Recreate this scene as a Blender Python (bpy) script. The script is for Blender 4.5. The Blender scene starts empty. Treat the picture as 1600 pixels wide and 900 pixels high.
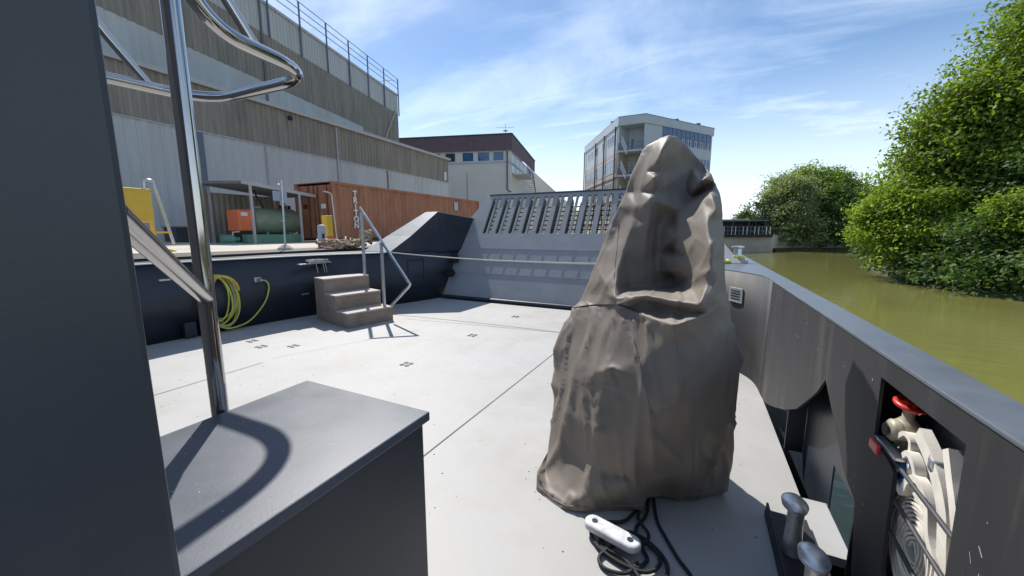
import bpy, bmesh, math, random
import numpy as np
from mathutils import Vector, Matrix, noise
from mathutils.geometry import tessellate_polygon

R = math.radians
scene = bpy.context.scene
col = scene.collection

# ------------------------------------------------------------------ camera
cam_data = bpy.data.cameras.new('camera')
cam_data.sensor_width = 36.0
cam_data.lens = 36.0 * 590.0 / 1600.0
cam_data.clip_start = 0.05
cam_data.clip_end = 3000
cam = bpy.data.objects.new('camera', cam_data)
cam.location = (0, 0, 1.65)
cam.rotation_euler = (R(90 - 8.578), 0, R(25.921))
col.objects.link(cam)
scene.camera = cam

# ------------------------------------------------------------------ sky + sun
SUN_TRAVEL = Vector((0.67, -0.59, -1.0)).normalized()
to_sun = -SUN_TRAVEL
elev = math.asin(to_sun.z)
azim = math.atan2(to_sun.x, to_sun.y)          # clockwise from +Y
world = bpy.data.worlds.new('World')
scene.world = world
world.use_nodes = True
wn = world.node_tree
wn.nodes.clear()
def N(tree, kind, **kw):
    n = tree.nodes.new(kind)
    for k, v in kw.items():
        setattr(n, k, v)
    return n
def L(tree, a, b):
    tree.links.new(a, b)
wo = N(wn, 'ShaderNodeOutputWorld')
bg = N(wn, 'ShaderNodeBackground')
sky = N(wn, 'ShaderNodeTexSky', sky_type='NISHITA', sun_disc=False)
sky.sun_elevation = elev
sky.sun_rotation = azim
sky.altitude = 0
sky.air_density = 1.0
sky.dust_density = 0.35
sky.ozone_density = 1.6
bg.inputs['Strength'].default_value = 0.125
# thin cirrus: noise over a plane far above, found from the direction itself
tc = N(wn, 'ShaderNodeTexCoord')
sep = N(wn, 'ShaderNodeSeparateXYZ')
L(wn, tc.outputs['Generated'], sep.inputs[0])
zc = N(wn, 'ShaderNodeMath', operation='MAXIMUM'); L(wn, sep.outputs['Z'], zc.inputs[0]); zc.inputs[1].default_value = 0.0
za = N(wn, 'ShaderNodeMath', operation='ADD'); L(wn, zc.outputs[0], za.inputs[0]); za.inputs[1].default_value = 0.12
dx = N(wn, 'ShaderNodeMath', operation='DIVIDE'); L(wn, sep.outputs['X'], dx.inputs[0]); L(wn, za.outputs[0], dx.inputs[1])
dy = N(wn, 'ShaderNodeMath', operation='DIVIDE'); L(wn, sep.outputs['Y'], dy.inputs[0]); L(wn, za.outputs[0], dy.inputs[1])
cmb = N(wn, 'ShaderNodeCombineXYZ'); L(wn, dx.outputs[0], cmb.inputs[0]); L(wn, dy.outputs[0], cmb.inputs[1])
def cloud_layer(rot, scale, nscale, lo, hi, dist, off):
    m = N(wn, 'ShaderNodeMapping'); m.inputs['Rotation'].default_value = (0, 0, R(rot)); m.inputs['Scale'].default_value = scale
    m.inputs['Location'].default_value = off
    L(wn, cmb.outputs[0], m.inputs[0])
    t = N(wn, 'ShaderNodeTexNoise'); t.inputs['Scale'].default_value = nscale; t.inputs['Detail'].default_value = 9
    t.inputs['Roughness'].default_value = 0.58; t.inputs['Distortion'].default_value = dist
    L(wn, m.outputs[0], t.inputs['Vector'])
    r = N(wn, 'ShaderNodeMapRange', interpolation_type='SMOOTHSTEP'); r.inputs['From Min'].default_value = lo; r.inputs['From Max'].default_value = hi
    L(wn, t.outputs['Fac'], r.inputs['Value'])
    return r.outputs['Result']
c1 = cloud_layer(-50, (0.7, 1.2, 1), 0.75, 0.36, 0.80, 0.9, (1.1, 4.4, 0))
c2 = cloud_layer(28, (0.45, 1.9, 1), 1.5, 0.46, 0.84, 0.8, (7.7, 2.0, 0))
add = N(wn, 'ShaderNodeMath', operation='MULTIPLY_ADD'); L(wn, c2, add.inputs[0]); add.inputs[1].default_value = 0.6; L(wn, c1, add.inputs[2])
# more cloud low down
low = N(wn, 'ShaderNodeMapRange'); low.inputs['From Min'].default_value = 0.0; low.inputs['From Max'].default_value = 0.85
low.inputs['To Min'].default_value = 1.0; low.inputs['To Max'].default_value = 0.45
L(wn, sep.outputs['Z'], low.inputs['Value'])
mul = N(wn, 'ShaderNodeMath', operation='MULTIPLY', use_clamp=True); L(wn, add.outputs[0], mul.inputs[0]); L(wn, low.outputs[0], mul.inputs[1])
hz = N(wn, 'ShaderNodeMapRange', interpolation_type='SMOOTHSTEP'); hz.inputs['From Min'].default_value = 0.42; hz.inputs['From Max'].default_value = -0.02
hz.inputs['To Min'].default_value = 0.0; hz.inputs['To Max'].default_value = 0.95
L(wn, sep.outputs['Z'], hz.inputs['Value'])
mx = N(wn, 'ShaderNodeMath', operation='MAXIMUM'); L(wn, mul.outputs[0], mx.inputs[0]); L(wn, hz.outputs[0], mx.inputs[1])
mc = N(wn, 'ShaderNodeMath', operation='MULTIPLY'); L(wn, mx.outputs[0], mc.inputs[0]); mc.inputs[1].default_value = 0.66
hsv = N(wn, 'ShaderNodeHueSaturation'); hsv.inputs['Saturation'].default_value = 1.22; hsv.inputs['Value'].default_value = 1.0
L(wn, sky.outputs[0], hsv.inputs['Color'])
mixc = N(wn, 'ShaderNodeMix', data_type='RGBA'); L(wn, mc.outputs[0], mixc.inputs[0]); L(wn, hsv.outputs[0], mixc.inputs[6])
mixc.inputs[7].default_value = (10.0, 11.0, 12.4, 1)
L(wn, mixc.outputs[2], bg.inputs['Color'])
L(wn, bg.outputs[0], wo.inputs['Surface'])

sun_data = bpy.data.lights.new('sun', 'SUN')
sun_data.energy = 5.0
sun_data.angle = R(0.55)
sun_data.color = (1.0, 0.955, 0.89)
sun = bpy.data.objects.new('sun', sun_data)
sun.rotation_euler = SUN_TRAVEL.to_track_quat('-Z', 'Y').to_euler()
sun.location = (-20, 20, 40)
col.objects.link(sun)

scene.view_settings.view_transform = 'Standard'
scene.view_settings.look = 'None'
scene.view_settings.gamma = 1.0
scene.view_settings.exposure = 0.12
scene.view_settings.use_curve_mapping = False

# ------------------------------------------------------------------ materials
def mat(name, color, rough=0.6, metal=0.0, var=0.15, nscale=3.0, stretch=(1, 1, 1), bump=0.0, bscale=40.0,
        color2=None, c2scale=2.0, c2lo=0.5, c2hi=0.7, c2stretch=(1, 1, 1), c2amt=1.0, spec=0.5, rvar=0.1, bdist=0.002):
    m = bpy.data.materials.new(name); m.use_nodes = True
    t = m.node_tree; b = t.nodes['Principled BSDF']
    b.inputs['Metallic'].default_value = metal
    b.inputs['Specular IOR Level'].default_value = spec
    g = N(t, 'ShaderNodeNewGeometry')
    mp = N(t, 'ShaderNodeMapping'); mp.inputs['Scale'].default_value = stretch; L(t, g.outputs['Position'], mp.inputs[0])
    n1 = N(t, 'ShaderNodeTexNoise'); n1.inputs['Scale'].default_value = nscale; n1.inputs['Detail'].default_value = 6; n1.inputs['Roughness'].default_value = 0.6
    L(t, mp.outputs[0], n1.inputs['Vector'])
    r1 = N(t, 'ShaderNodeMapRange'); r1.inputs['From Min'].default_value = 0.3; r1.inputs['From Max'].default_value = 0.7
    r1.inputs['To Min'].default_value = 1 - var; r1.inputs['To Max'].default_value = 1 + var
    L(t, n1.outputs['Fac'], r1.inputs['Value'])
    base = N(t, 'ShaderNodeRGB'); base.outputs[0].default_value = (*color, 1)
    src = base.outputs[0]
    if color2:
        mp2 = N(t, 'ShaderNodeMapping'); mp2.inputs['Scale'].default_value = c2stretch; L(t, g.outputs['Position'], mp2.inputs[0])
        n2 = N(t, 'ShaderNodeTexNoise'); n2.inputs['Scale'].default_value = c2scale; n2.inputs['Detail'].default_value = 8; n2.inputs['Roughness'].default_value = 0.65
        L(t, mp2.outputs[0], n2.inputs['Vector'])
        r2 = N(t, 'ShaderNodeMapRange'); r2.inputs['From Min'].default_value = c2lo; r2.inputs['From Max'].default_value = c2hi
        r2.inputs['To Max'].default_value = c2amt
        L(t, n2.outputs['Fac'], r2.inputs['Value'])
        mx_ = N(t, 'ShaderNodeMix', data_type='RGBA'); L(t, r2.outputs[0], mx_.inputs[0]); L(t, src, mx_.inputs[6]); mx_.inputs[7].default_value = (*color2, 1)
        src = mx_.outputs[2]
    vm = N(t, 'ShaderNodeVectorMath', operation='SCALE'); L(t, src, vm.inputs[0]); L(t, r1.outputs[0], vm.inputs['Scale'])
    L(t, vm.outputs[0], b.inputs['Base Color'])
    rr = N(t, 'ShaderNodeMapRange'); rr.inputs['To Min'].default_value = max(0.02, rough - rvar); rr.inputs['To Max'].default_value = min(1, rough + rvar)
    L(t, n1.outputs['Fac'], rr.inputs['Value']); L(t, rr.outputs[0], b.inputs['Roughness'])
    if bump:
        n3 = N(t, 'ShaderNodeTexNoise'); n3.inputs['Scale'].default_value = bscale; n3.inputs['Detail'].default_value = 4
        L(t, g.outputs['Position'], n3.inputs['Vector'])
        bp = N(t, 'ShaderNodeBump'); bp.inputs['Strength'].default_value = bump; bp.inputs['Distance'].default_value = bdist
        L(t, n3.outputs['Fac'], bp.inputs['Height']); L(t, bp.outputs[0], b.inputs['Normal'])
    return m

M = {}
M['deck'] = mat('deck_paint', (0.415, 0.41, 0.395), 0.6, var=0.06, nscale=1.3, bump=0.35, bscale=140, color2=(0.33, 0.31, 0.27), c2scale=1.1, c2lo=0.47, c2hi=0.75, c2amt=0.7)
M['seam'] = mat('deck_seam', (0.13, 0.13, 0.12), 0.7, nscale=4, var=0.5)
M['mark'] = mat('socket_steel', (0.045, 0.045, 0.045), 0.6)
M['navy'] = mat('navy_hull_paint', (0.020, 0.027, 0.040), 0.42, var=0.25, nscale=2.0, bump=0.08, bscale=30, color2=(0.05, 0.055, 0.06), c2scale=1.4, c2lo=0.55, c2hi=0.8, c2stretch=(1, 1, 0.25), c2amt=0.4)
M['side'] = mat('starboard_bulwark_paint', (0.028, 0.029, 0.032), 0.62, var=0.2, nscale=3.0, stretch=(1, 1, 0.2), bump=0.1, bscale=25, color2=(0.13, 0.12, 0.105), c2scale=5, c2lo=0.52, c2hi=0.82, c2stretch=(1, 1, 0.14), c2amt=0.8)
M['cap'] = mat('rail_cap_paint', (0.115, 0.130, 0.150), 0.38, var=0.15, nscale=5, color2=(0.2, 0.21, 0.22), c2scale=9, c2lo=0.55, c2hi=0.8, c2amt=0.5, bump=0.1, bscale=60)
M['cabin'] = mat('cabin_paint', (0.056, 0.062, 0.073), 0.36, var=0.12, nscale=1.2, bump=0.2, bscale=220, color2=(0.085, 0.09, 0.10), c2scale=0.9, c2lo=0.5, c2hi=0.8, c2amt=0.4)
M['locker'] = mat('locker_paint', (0.068, 0.080, 0.105), 0.40, var=0.10, nscale=6, bump=0.1, bscale=150, color2=(0.24, 0.22, 0.2), c2scale=26, c2lo=0.66, c2hi=0.74, c2amt=0.55)
M['lockerside'] = mat('locker_side_paint', (0.040, 0.044, 0.052), 0.45, var=0.15, nscale=3)
M['ramp'] = mat('ramp_paint', (0.315, 0.32, 0.325), 0.5, var=0.07, nscale=2.5, bump=0.2, bscale=6, bdist=0.01, color2=(0.27, 0.27, 0.27), c2scale=2, c2lo=0.5, c2hi=0.8, c2amt=0.5, c2stretch=(1, 1, 0.3))
M['lattice'] = mat('ramp_lattice', (0.05, 0.055, 0.06), 0.55)
M['steel'] = mat('polished_steel', (0.47, 0.46, 0.45), 0.08, metal=1.0, var=0.04, nscale=20, rvar=0.05)
M['brushed'] = mat('brushed_steel', (0.36, 0.35, 0.34), 0.24, metal=1.0, var=0.03, nscale=20, rvar=0.03)
M['galv'] = mat('galvanised_steel', (0.55, 0.57, 0.58), 0.33, metal=0.75, var=0.15, nscale=12)
M['bitt'] = mat('worn_bitt_steel', (0.74, 0.73, 0.70), 0.30, metal=0.55, var=0.25, nscale=18)
M['wood'] = mat('weathered_plywood', (0.30, 0.235, 0.18), 0.8, var=0.18, nscale=5, stretch=(1, 1, 4), bump=0.2, bscale=50, color2=(0.17, 0.14, 0.12), c2scale=3, c2lo=0.5, c2hi=0.75, c2amt=0.7)
M['woodtop'] = mat('worn_step_tread', (0.46, 0.40, 0.35), 0.75, var=0.15, nscale=8)
M['water'] = None
M['concrete'] = mat('quay_concrete', (0.52, 0.47, 0.39), 0.85, var=0.12, nscale=0.8, color2=(0.38, 0.34, 0.28), c2scale=0.5, c2lo=0.45, c2hi=0.75, bump=0.3, bscale=10)
M['kerb'] = mat('dark_timber', (0.028, 0.026, 0.025), 0.7, var=0.3, nscale=4)
M['clad_dark'] = mat('weathered_brown_cladding', (0.27, 0.245, 0.205), 0.75, var=0.20, nscale=2.2, stretch=(1, 1, 0.15), color2=(0.16, 0.15, 0.13), c2scale=1.2, c2lo=0.45, c2hi=0.8, c2stretch=(1, 1, 0.2), c2amt=0.7)
M['clad_light'] = mat('grey_blue_cladding', (0.47, 0.49, 0.485), 0.6, var=0.12, nscale=1.4, stretch=(1, 1, 0.12), color2=(0.33, 0.32, 0.28), c2scale=0.7, c2lo=0.48, c2hi=0.8, c2stretch=(1, 1, 0.15), c2amt=0.6)
M['trim'] = mat('pale_metal_trim', (0.42, 0.42, 0.42), 0.5, var=0.1)
M['roofing'] = mat('grey_roofing', (0.2, 0.2, 0.2), 0.8)
M['railgrey'] = mat('blue_grey_rail_paint', (0.12, 0.15, 0.2), 0.5)
M['rust'] = mat('rusty_container_paint', (0.36, 0.155, 0.085), 0.65, var=0.2, nscale=2.5, stretch=(1, 1, 0.3), color2=(0.22, 0.075, 0.04), c2scale=2.2, c2lo=0.5, c2hi=0.72, c2stretch=(1, 1, 0.3), c2amt=0.85)
M['rustdark'] = mat('dark_rust_paint', (0.09, 0.03, 0.02), 0.7, var=0.3)  # darker rust tone for container floor, bottom rails, lock rods and plate
M['white'] = mat('white_paint', (0.72, 0.72, 0.70), 0.5, var=0.06)
M['green_tank'] = mat('green_tank_paint', (0.20, 0.26, 0.175), 0.45, var=0.15, nscale=4, color2=(0.22, 0.22, 0.17), c2scale=3, c2lo=0.5, c2hi=0.8)
M['teal'] = mat('green_tray_paint', (0.13, 0.27, 0.19), 0.5, var=0.15)
M['orange'] = mat('orange_red_paint', (0.78, 0.17, 0.06), 0.5, var=0.12)
M['yellow'] = mat('yellow_paint', (0.80, 0.50, 0.05), 0.5, var=0.12)
M['yellowhose'] = mat('yellow_hose', (0.62, 0.60, 0.10), 0.45, var=0.12)
M['palehose'] = mat('pale_green_hose', (0.42, 0.46, 0.30), 0.45, var=0.12)
M['rope'] = mat('pale_rope', (0.6, 0.57, 0.5), 0.85, var=0.15, nscale=60, bump=0.5, bscale=200)
M['manila'] = mat('tan_rope', (0.52, 0.40, 0.27), 0.9, var=0.25, nscale=30)
M['blackrope'] = mat('dark_rope', (0.016, 0.017, 0.02), 0.7, var=0.3, nscale=60, bump=0.5, bscale=250)
M['black'] = mat('black_rubber', (0.012, 0.012, 0.013), 0.6)
M['float'] = mat('scuffed_white_float', (0.62, 0.63, 0.66), 0.7, var=0.22, nscale=22, bump=0.6, bscale=90, color2=(0.3, 0.3, 0.3), c2scale=30, c2lo=0.55, c2hi=0.75, c2amt=0.5)
M['canvas'] = mat('white_canvas_hose', (0.74, 0.70, 0.63), 0.85, var=0.08, nscale=30, bump=0.5, bscale=400)
M['bronze'] = mat('aged_cream_valve', (0.42, 0.38, 0.29), 0.5, metal=0.2, var=0.15, nscale=20)
M['red'] = mat('red_paint', (0.62, 0.04, 0.03), 0.35, var=0.1)
M['blue'] = mat('blue_cloth', (0.03, 0.17, 0.55), 0.7)
M['purple'] = mat('brown_purple_cladding', (0.135, 0.095, 0.115), 0.6, var=0.12, nscale=1.5)
M['cream'] = mat('cream_panel', (0.62, 0.61, 0.56), 0.7, var=0.05, nscale=0.5)
M['panel'] = mat('pale_grey_panel', (0.43, 0.47, 0.51), 0.6, var=0.06, nscale=0.6)
M['tan'] = mat('tan_concrete', (0.42, 0.37, 0.315), 0.8, var=0.1)
M['frame'] = mat('white_window_frame', (0.6, 0.62, 0.63), 0.5)
M['dirt'] = mat('bank_soil', (0.055, 0.045, 0.025), 0.95, var=0.4, nscale=2, color2=(0.05, 0.08, 0.02), c2scale=0.6, c2lo=0.45, c2hi=0.6)
M['bark'] = mat('bark', (0.06, 0.045, 0.032), 0.9, var=0.3, nscale=8)
def glassmat(name, c, r=0.06):
    m = mat(name, c, r, var=0.12, nscale=0.35, rvar=0.02, spec=0.9); return m
M['blueglass'] = glassmat('blue_window_glass', (0.02, 0.085, 0.22))
M['darkglass'] = glassmat('dark_window_glass', (0.03, 0.045, 0.065))
M['greyglass'] = glassmat('curtained_window_glass', (0.16, 0.19, 0.21), 0.15)

def tarp_mat():
    m = mat('taupe_tarpaulin', (0.245, 0.212, 0.178), 0.55, var=0.07, nscale=3.0, bump=0.0, color2=(0.150, 0.134, 0.120), c2scale=2.5, c2lo=0.45, c2hi=0.75, c2amt=0.6, rvar=0.08, spec=0.3)
    t = m.node_tree; b = t.nodes['Principled BSDF']; g = N(t, 'ShaderNodeNewGeometry')
    n1 = N(t, 'ShaderNodeTexNoise'); n1.inputs['Scale'].default_value = 9; n1.inputs['Detail'].default_value = 5; n1.inputs['Distortion'].default_value = 1.2
    L(t, g.outputs['Position'], n1.inputs['Vector'])
    n2 = N(t, 'ShaderNodeTexNoise'); n2.inputs['Scale'].default_value = 600; L(t, g.outputs['Position'], n2.inputs['Vector'])
    b1 = N(t, 'ShaderNodeBump'); b1.inputs['Strength'].default_value = 0.12; b1.inputs['Distance'].default_value = 0.015; L(t, n1.outputs['Fac'], b1.inputs['Height'])
    b2 = N(t, 'ShaderNodeBump'); b2.inputs['Strength'].default_value = 0.2; b2.inputs['Distance'].default_value = 0.001
    L(t, n2.outputs['Fac'], b2.inputs['Height'])
    L(t, b1.outputs[0], b2.inputs['Normal']); L(t, b2.outputs[0], b.inputs['Normal'])
    return m
M['tarp'] = tarp_mat()

def water_mat():
    m = mat('olive_river_water', (0.20, 0.195, 0.060), 0.07, var=0.08, nscale=0.15, rvar=0.02, spec=0.5, color2=(0.17, 0.17, 0.05), c2scale=0.12, c2lo=0.4, c2hi=0.7)
    t = m.node_tree; b = t.nodes['Principled BSDF']; g = N(t, 'ShaderNodeNewGeometry')
    mp = N(t, 'ShaderNodeMapping'); mp.inputs['Rotation'].default_value = (0, 0, R(-25)); mp.inputs['Scale'].default_value = (1.0, 2.2, 1); L(t, g.outputs['Position'], mp.inputs[0])
    n1 = N(t, 'ShaderNodeTexNoise'); n1.inputs['Scale'].default_value = 1.3; n1.inputs['Detail'].default_value = 5; n1.inputs['Roughness'].default_value = 0.55; n1.inputs['Distortion'].default_value = 0.4
    L(t, mp.outputs[0], n1.inputs['Vector'])
    b1 = N(t, 'ShaderNodeBump'); b1.inputs['Strength'].default_value = 0.35; b1.inputs['Distance'].default_value = 0.035
    L(t, n1.outputs['Fac'], b1.inputs['Height']); L(t, b1.outputs[0], b.inputs['Normal'])
    return m
M['water'] = water_mat()

def leaf_mat(name, c, cdark, trans=0.35):
    m = bpy.data.materials.new(name); m.use_nodes = True; t = m.node_tree; b = t.nodes['Principled BSDF']; out = t.nodes['Material Output']
    g = N(t, 'ShaderNodeNewGeometry')
    n1 = N(t, 'ShaderNodeTexNoise'); n1.inputs['Scale'].default_value = 0.9; n1.inputs['Detail'].default_value = 3; L(t, g.outputs['Position'], n1.inputs['Vector'])
    a = N(t, 'ShaderNodeMath', operation='MULTIPLY_ADD'); L(t, g.outputs['Random Per Island'], a.inputs[0]); a.inputs[1].default_value = 0.5; L(t, n1.outputs['Fac'], a.inputs[2])
    r = N(t, 'ShaderNodeMapRange'); r.inputs['From Min'].default_value = 0.45; r.inputs['From Max'].default_value = 1.0; L(t, a.outputs[0], r.inputs['Value'])
    x = N(t, 'ShaderNodeMix', data_type='RGBA'); L(t, r.outputs[0], x.inputs[0]); x.inputs[6].default_value = (*cdark, 1); x.inputs[7].default_value = (*c, 1)
    L(t, x.outputs[2], b.inputs['Base Color']); b.inputs['Roughness'].default_value = 0.55; b.inputs['Specular IOR Level'].default_value = 0.3
    tr = N(t, 'ShaderNodeBsdfTranslucent'); 
    vm = N(t, 'ShaderNodeVectorMath', operation='MULTIPLY'); L(t, x.outputs[2], vm.inputs[0]); vm.inputs[1].default_value = (1.5, 1.6, 0.6); L(t, vm.outputs[0], tr.inputs['Color'])
    ms = N(t, 'ShaderNodeMixShader'); ms.inputs[0].default_value = trans; L(t, b.outputs[0], ms.inputs[1]); L(t, tr.outputs[0], ms.inputs[2]); L(t, ms.outputs[0], out.inputs['Surface'])
    return m
M['leaf_lime'] = leaf_mat('lime_leaves', (0.30, 0.38, 0.05), (0.11, 0.19, 0.03), 0.45)
M['leaf_mid'] = leaf_mat('mid_green_leaves', (0.235, 0.31, 0.05), (0.09, 0.15, 0.03), 0.45)
M['leaf_dark'] = leaf_mat('deep_green_leaves', (0.115, 0.19, 0.05), (0.045, 0.09, 0.028), 0.35)
M['leaf_willow'] = leaf_mat('grey_green_leaves', (0.32, 0.37, 0.20), (0.15, 0.19, 0.10), 0.4)

# ------------------------------------------------------------------ object helpers
def origin_of(p):
    v = Vector((0, 0, 0))
    while p is not None:
        v += p.location; p = p.parent
    return v
def link_mesh(name, me, m, parent=None, smooth=False):
    o = bpy.data.objects.new(name, me); col.objects.link(o)
    if m: me.materials.append(m)
    if smooth:
        me.polygons.foreach_set('use_smooth', [True] * len(me.polygons))
    if parent is not None: o.parent = parent
    return o
class MB:
    def __init__(s): s.v = []; s.f = []
    def add(s, vs, fs):
        o = len(s.v); s.v += [tuple(v) for v in vs]; s.f += [tuple(i + o for i in f) for f in fs]; return s
    def box(s, c, size, rot=None):
        hx, hy, hz_ = [k / 2 for k in size]; P_ = [Vector((x, y, z)) for x in (-hx, hx) for y in (-hy, hy) for z in (-hz_, hz_)]
        if rot is not None:
            mt = rot if isinstance(rot, Matrix) else Matrix.Rotation(rot, 3, 'Z')
            P_ = [mt @ p for p in P_]
        P_ = [p + Vector(c) for p in P_]
        return s.add(P_, [(0, 1, 3, 2), (4, 6, 7, 5), (0, 4, 5, 1), (2, 3, 7, 6), (0, 2, 6, 4), (1, 5, 7, 3)])
    def bar(s, a, b, w, h=None):
        h = h or w; a = Vector(a); b = Vector(b); d_ = (b - a); l = d_.length; q = d_.to_track_quat('Z', 'Y').to_matrix()
        return s.box((a + b) / 2, (w, h, l), q)
    def tube(s, path, r, n=10, cap=True):
        path = [Vector(p) for p in path]; K = len(path); rs = r if isinstance(r, (list, tuple)) else [r] * K
        t0 = (path[1] - path[0]).normalized(); nrm = t0.orthogonal().normalized(); rings = []
        for i, p in enumerate(path):
            t = (path[min(i + 1, K - 1)] - path[max(i - 1, 0)]).normalized()
            nrm = (nrm - t * nrm.dot(t)).normalized(); bn = t.cross(nrm)
            rings.append([p + (nrm * math.cos(2 * math.pi * k / n) + bn * math.sin(2 * math.pi * k / n)) * rs[i] for k in range(n)])
        vs = [v for rg in rings for v in rg]; fs = []
        for i in range(K - 1):
            for k in range(n):
                a = i * n + k; b = i * n + (k + 1) % n; fs.append((a, b, b + n, a + n))
        if cap: fs.append(tuple(range(n - 1, -1, -1))); fs.append(tuple((K - 1) * n + k for k in range(n)))
        return s.add(vs, fs)
    def lathe(s, c, prof, n=20, axis='Z'):
        vs = []; fs = []
        for (r, h) in prof:
            for k in range(n):
                a = 2 * math.pi * k / n; x, y = r * math.cos(a), r * math.sin(a)
                v = (x, y, h) if axis == 'Z' else ((h, x, y) if axis == 'X' else (y, h, x))
                vs.append(tuple(v[i] + c[i] for i in range(3)))
        for i in range(len(prof) - 1):
            for k in range(n):
                a = i * n + k; b = i * n + (k + 1) % n; fs.append((a, b, b + n, a + n))
        fs.append(tuple(range(n - 1, -1, -1))); fs.append(tuple((len(prof) - 1) * n + k for k in range(n)))
        return s.add(vs, fs)
    def prism(s, poly, z0, z1):
        n = len(poly); vs = [(x, y, z0) for x, y in poly] + [(x, y, z1) for x, y in poly]
        fs = [tuple(range(n - 1, -1, -1)), tuple(range(n, 2 * n))] + [(i, (i + 1) % n, n + (i + 1) % n, n + i) for i in range(n)]
        return s.add(vs, fs)
    def quad(s, *p): return s.add(p, [tuple(range(len(p)))])
    def build(s, name, m, parent=None, smooth=False, bevel=0.0, solid=0.0, seg=2, auto=True):
        o_ = origin_of(parent); me = bpy.data.meshes.new(name)
        me.from_pydata([tuple(Vector(v) - o_) for v in s.v], [], s.f); me.update()
        bm = bmesh.new(); bm.from_mesh(me); bmesh.ops.recalc_face_normals(bm, faces=bm.faces); bm.to_mesh(me); bm.free()
        ob = link_mesh(name, me, m, parent, smooth)
        if solid:
            md = ob.modifiers.new('solid', 'SOLIDIFY'); md.thickness = solid; md.offset = 0
        if bevel:
            md = ob.modifiers.new('bevel', 'BEVEL'); md.width = bevel; md.segments = seg; md.limit_method = 'ANGLE'; md.angle_limit = R(40)
        if smooth and auto:
            sm = me.attributes.get('sharp_edge')
            bm = bmesh.new(); bm.from_mesh(me)
            for e in bm.edges:
                if len(e.link_faces) == 2 and e.calc_face_angle(0) > R(50): e.smooth = False
            bm.to_mesh(me); bm.free()
        return ob
def tag(o, label=None, cat=None, group=None, kind=None):
    if label: o['label'] = label
    if cat: o['category'] = cat
    if group: o['group'] = group
    if kind: o['kind'] = kind
    return o
def thing(name, loc, label, cat, group=None):
    o = bpy.data.objects.new(name, None); o.location = loc; o.empty_display_size = 0.1; col.objects.link(o)
    return tag(o, label, cat, group)
def struct(o): o['kind'] = 'structure'; return o
def copy_tree(o, parent=None, loc=None):
    c = o.copy(); col.objects.link(c); c.parent = parent
    if loc is not None: c.location = loc
    for ch in list(o.children): copy_tree(ch, c)
    return c
def spline(pts, n=8):
    pts = [Vector(p) for p in pts]; out = []
    for i in range(len(pts) - 1):
        p0 = pts[max(i - 1, 0)]; p1 = pts[i]; p2 = pts[i + 1]; p3 = pts[min(i + 2, len(pts) - 1)]
        for k in range(n):
            t = k / n
            out.append(0.5 * ((2 * p1) + (p2 - p0) * t + (2 * p0 - 5 * p1 + 4 * p2 - p3) * t * t + (3 * p1 - p0 - 3 * p2 + p3) * t ** 3))
    out.append(pts[-1]); return out
def sheet_with_holes(outer, holes, to3):
    loops = [[Vector((a, b, 0)) for a, b in outer]] + [[Vector((a, b, 0)) for a, b in h] for h in holes]
    tris = tessellate_polygon(loops); flat = [p for l in loops for p in l]
    return MB().add([to3(p.x, p.y) for p in flat], tris)
def text_mesh(s, size, extrude=0.002):
    cu = bpy.data.curves.new('lettering', 'FONT'); cu.body = s; cu.size = size; cu.extrude = extrude; cu.align_x = 'CENTER'; cu.align_y = 'CENTER'; cu.offset = 0.03 * size
    ob = bpy.data.objects.new('lettering', cu); col.objects.link(ob)
    dg = bpy.context.evaluated_depsgraph_get(); me = bpy.data.meshes.new_from_object(ob.evaluated_get(dg)); bpy.data.objects.remove(ob); bpy.data.curves.remove(cu)
    return me

WZ = -0.85       # water level
QZ = 1.18        # quay level
random.seed(7)
rng = np.random.default_rng(11)

# ================================================================== SETTING
struct(MB().quad((-900, -300, WZ), (900, -300, WZ), (900, 1500, WZ), (-900, 1500, WZ)).build('water', M['water']))
quay_edge = [(-8.25, -40), (-8.25, 14), (-9.6, 40), (-6.5, 50), (2.0, 53.6), (8.2, 55.8), (9.5, 59.0), (16, 63.5), (40, 78), (300, 200), (300, 1200), (-700, 1200), (-700, -40)]
struct(MB().prism(quay_edge, -2.5, QZ).build('quay', M['concrete']))
far = [(8.8, 56.6), (13, 59.8), (18, 60.8), (30, 66), (300, 190), (300, 230), (6, 62)]
bank_poly = [(10.6, 36), (9.3, 28), (9.0, 23.5), (9.6, 21), (11.0, 19.0), (14, 16), (20, 10), (30, 0), (60, -40), (300, -40), (300, 150), (60, 75), (24, 52)]
def bank(name, poly, h):
    mb = MB(); cx = sum(p[0] for p in poly) / len(poly); cy = sum(p[1] for p in poly) / len(poly); n = len(poly)
    fine = []
    for i in range(n):
        a = Vector(poly[i]); b = Vector(poly[(i + 1) % n]); k = max(2, min(12, int((b - a).length / 1.2)))
        for j in range(k):
            p = a.lerp(b, j / k); fine.append((p.x + random.uniform(-.18, .18), p.y + random.uniform(-.18, .18)))
    n = len(fine); vs = []
    for sc, z in ((0, -0.5), (0.5, 0.0), (1.1, 0.35), (3.5, h)):
        for x, y in fine:
            d_ = Vector((cx - x, cy - y)).normalized(); vs.append((x + d_.x * sc, y + d_.y * sc, WZ + z + random.uniform(-.05, .08)))
    fs = [(r * n + i, r * n + (i + 1) % n, (r + 1) * n + (i + 1) % n, (r + 1) * n + i) for r in range(3) for i in range(n)]
    fs.append(tuple(3 * n + i for i in range(n)))
    return struct(mb.add(vs, fs).build(name, M['dirt']))
bank('river_bank', bank_poly, 1.0)
struct(MB().prism(far, -2, WZ + 0.35).build('far_bank', M['dirt']))

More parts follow.
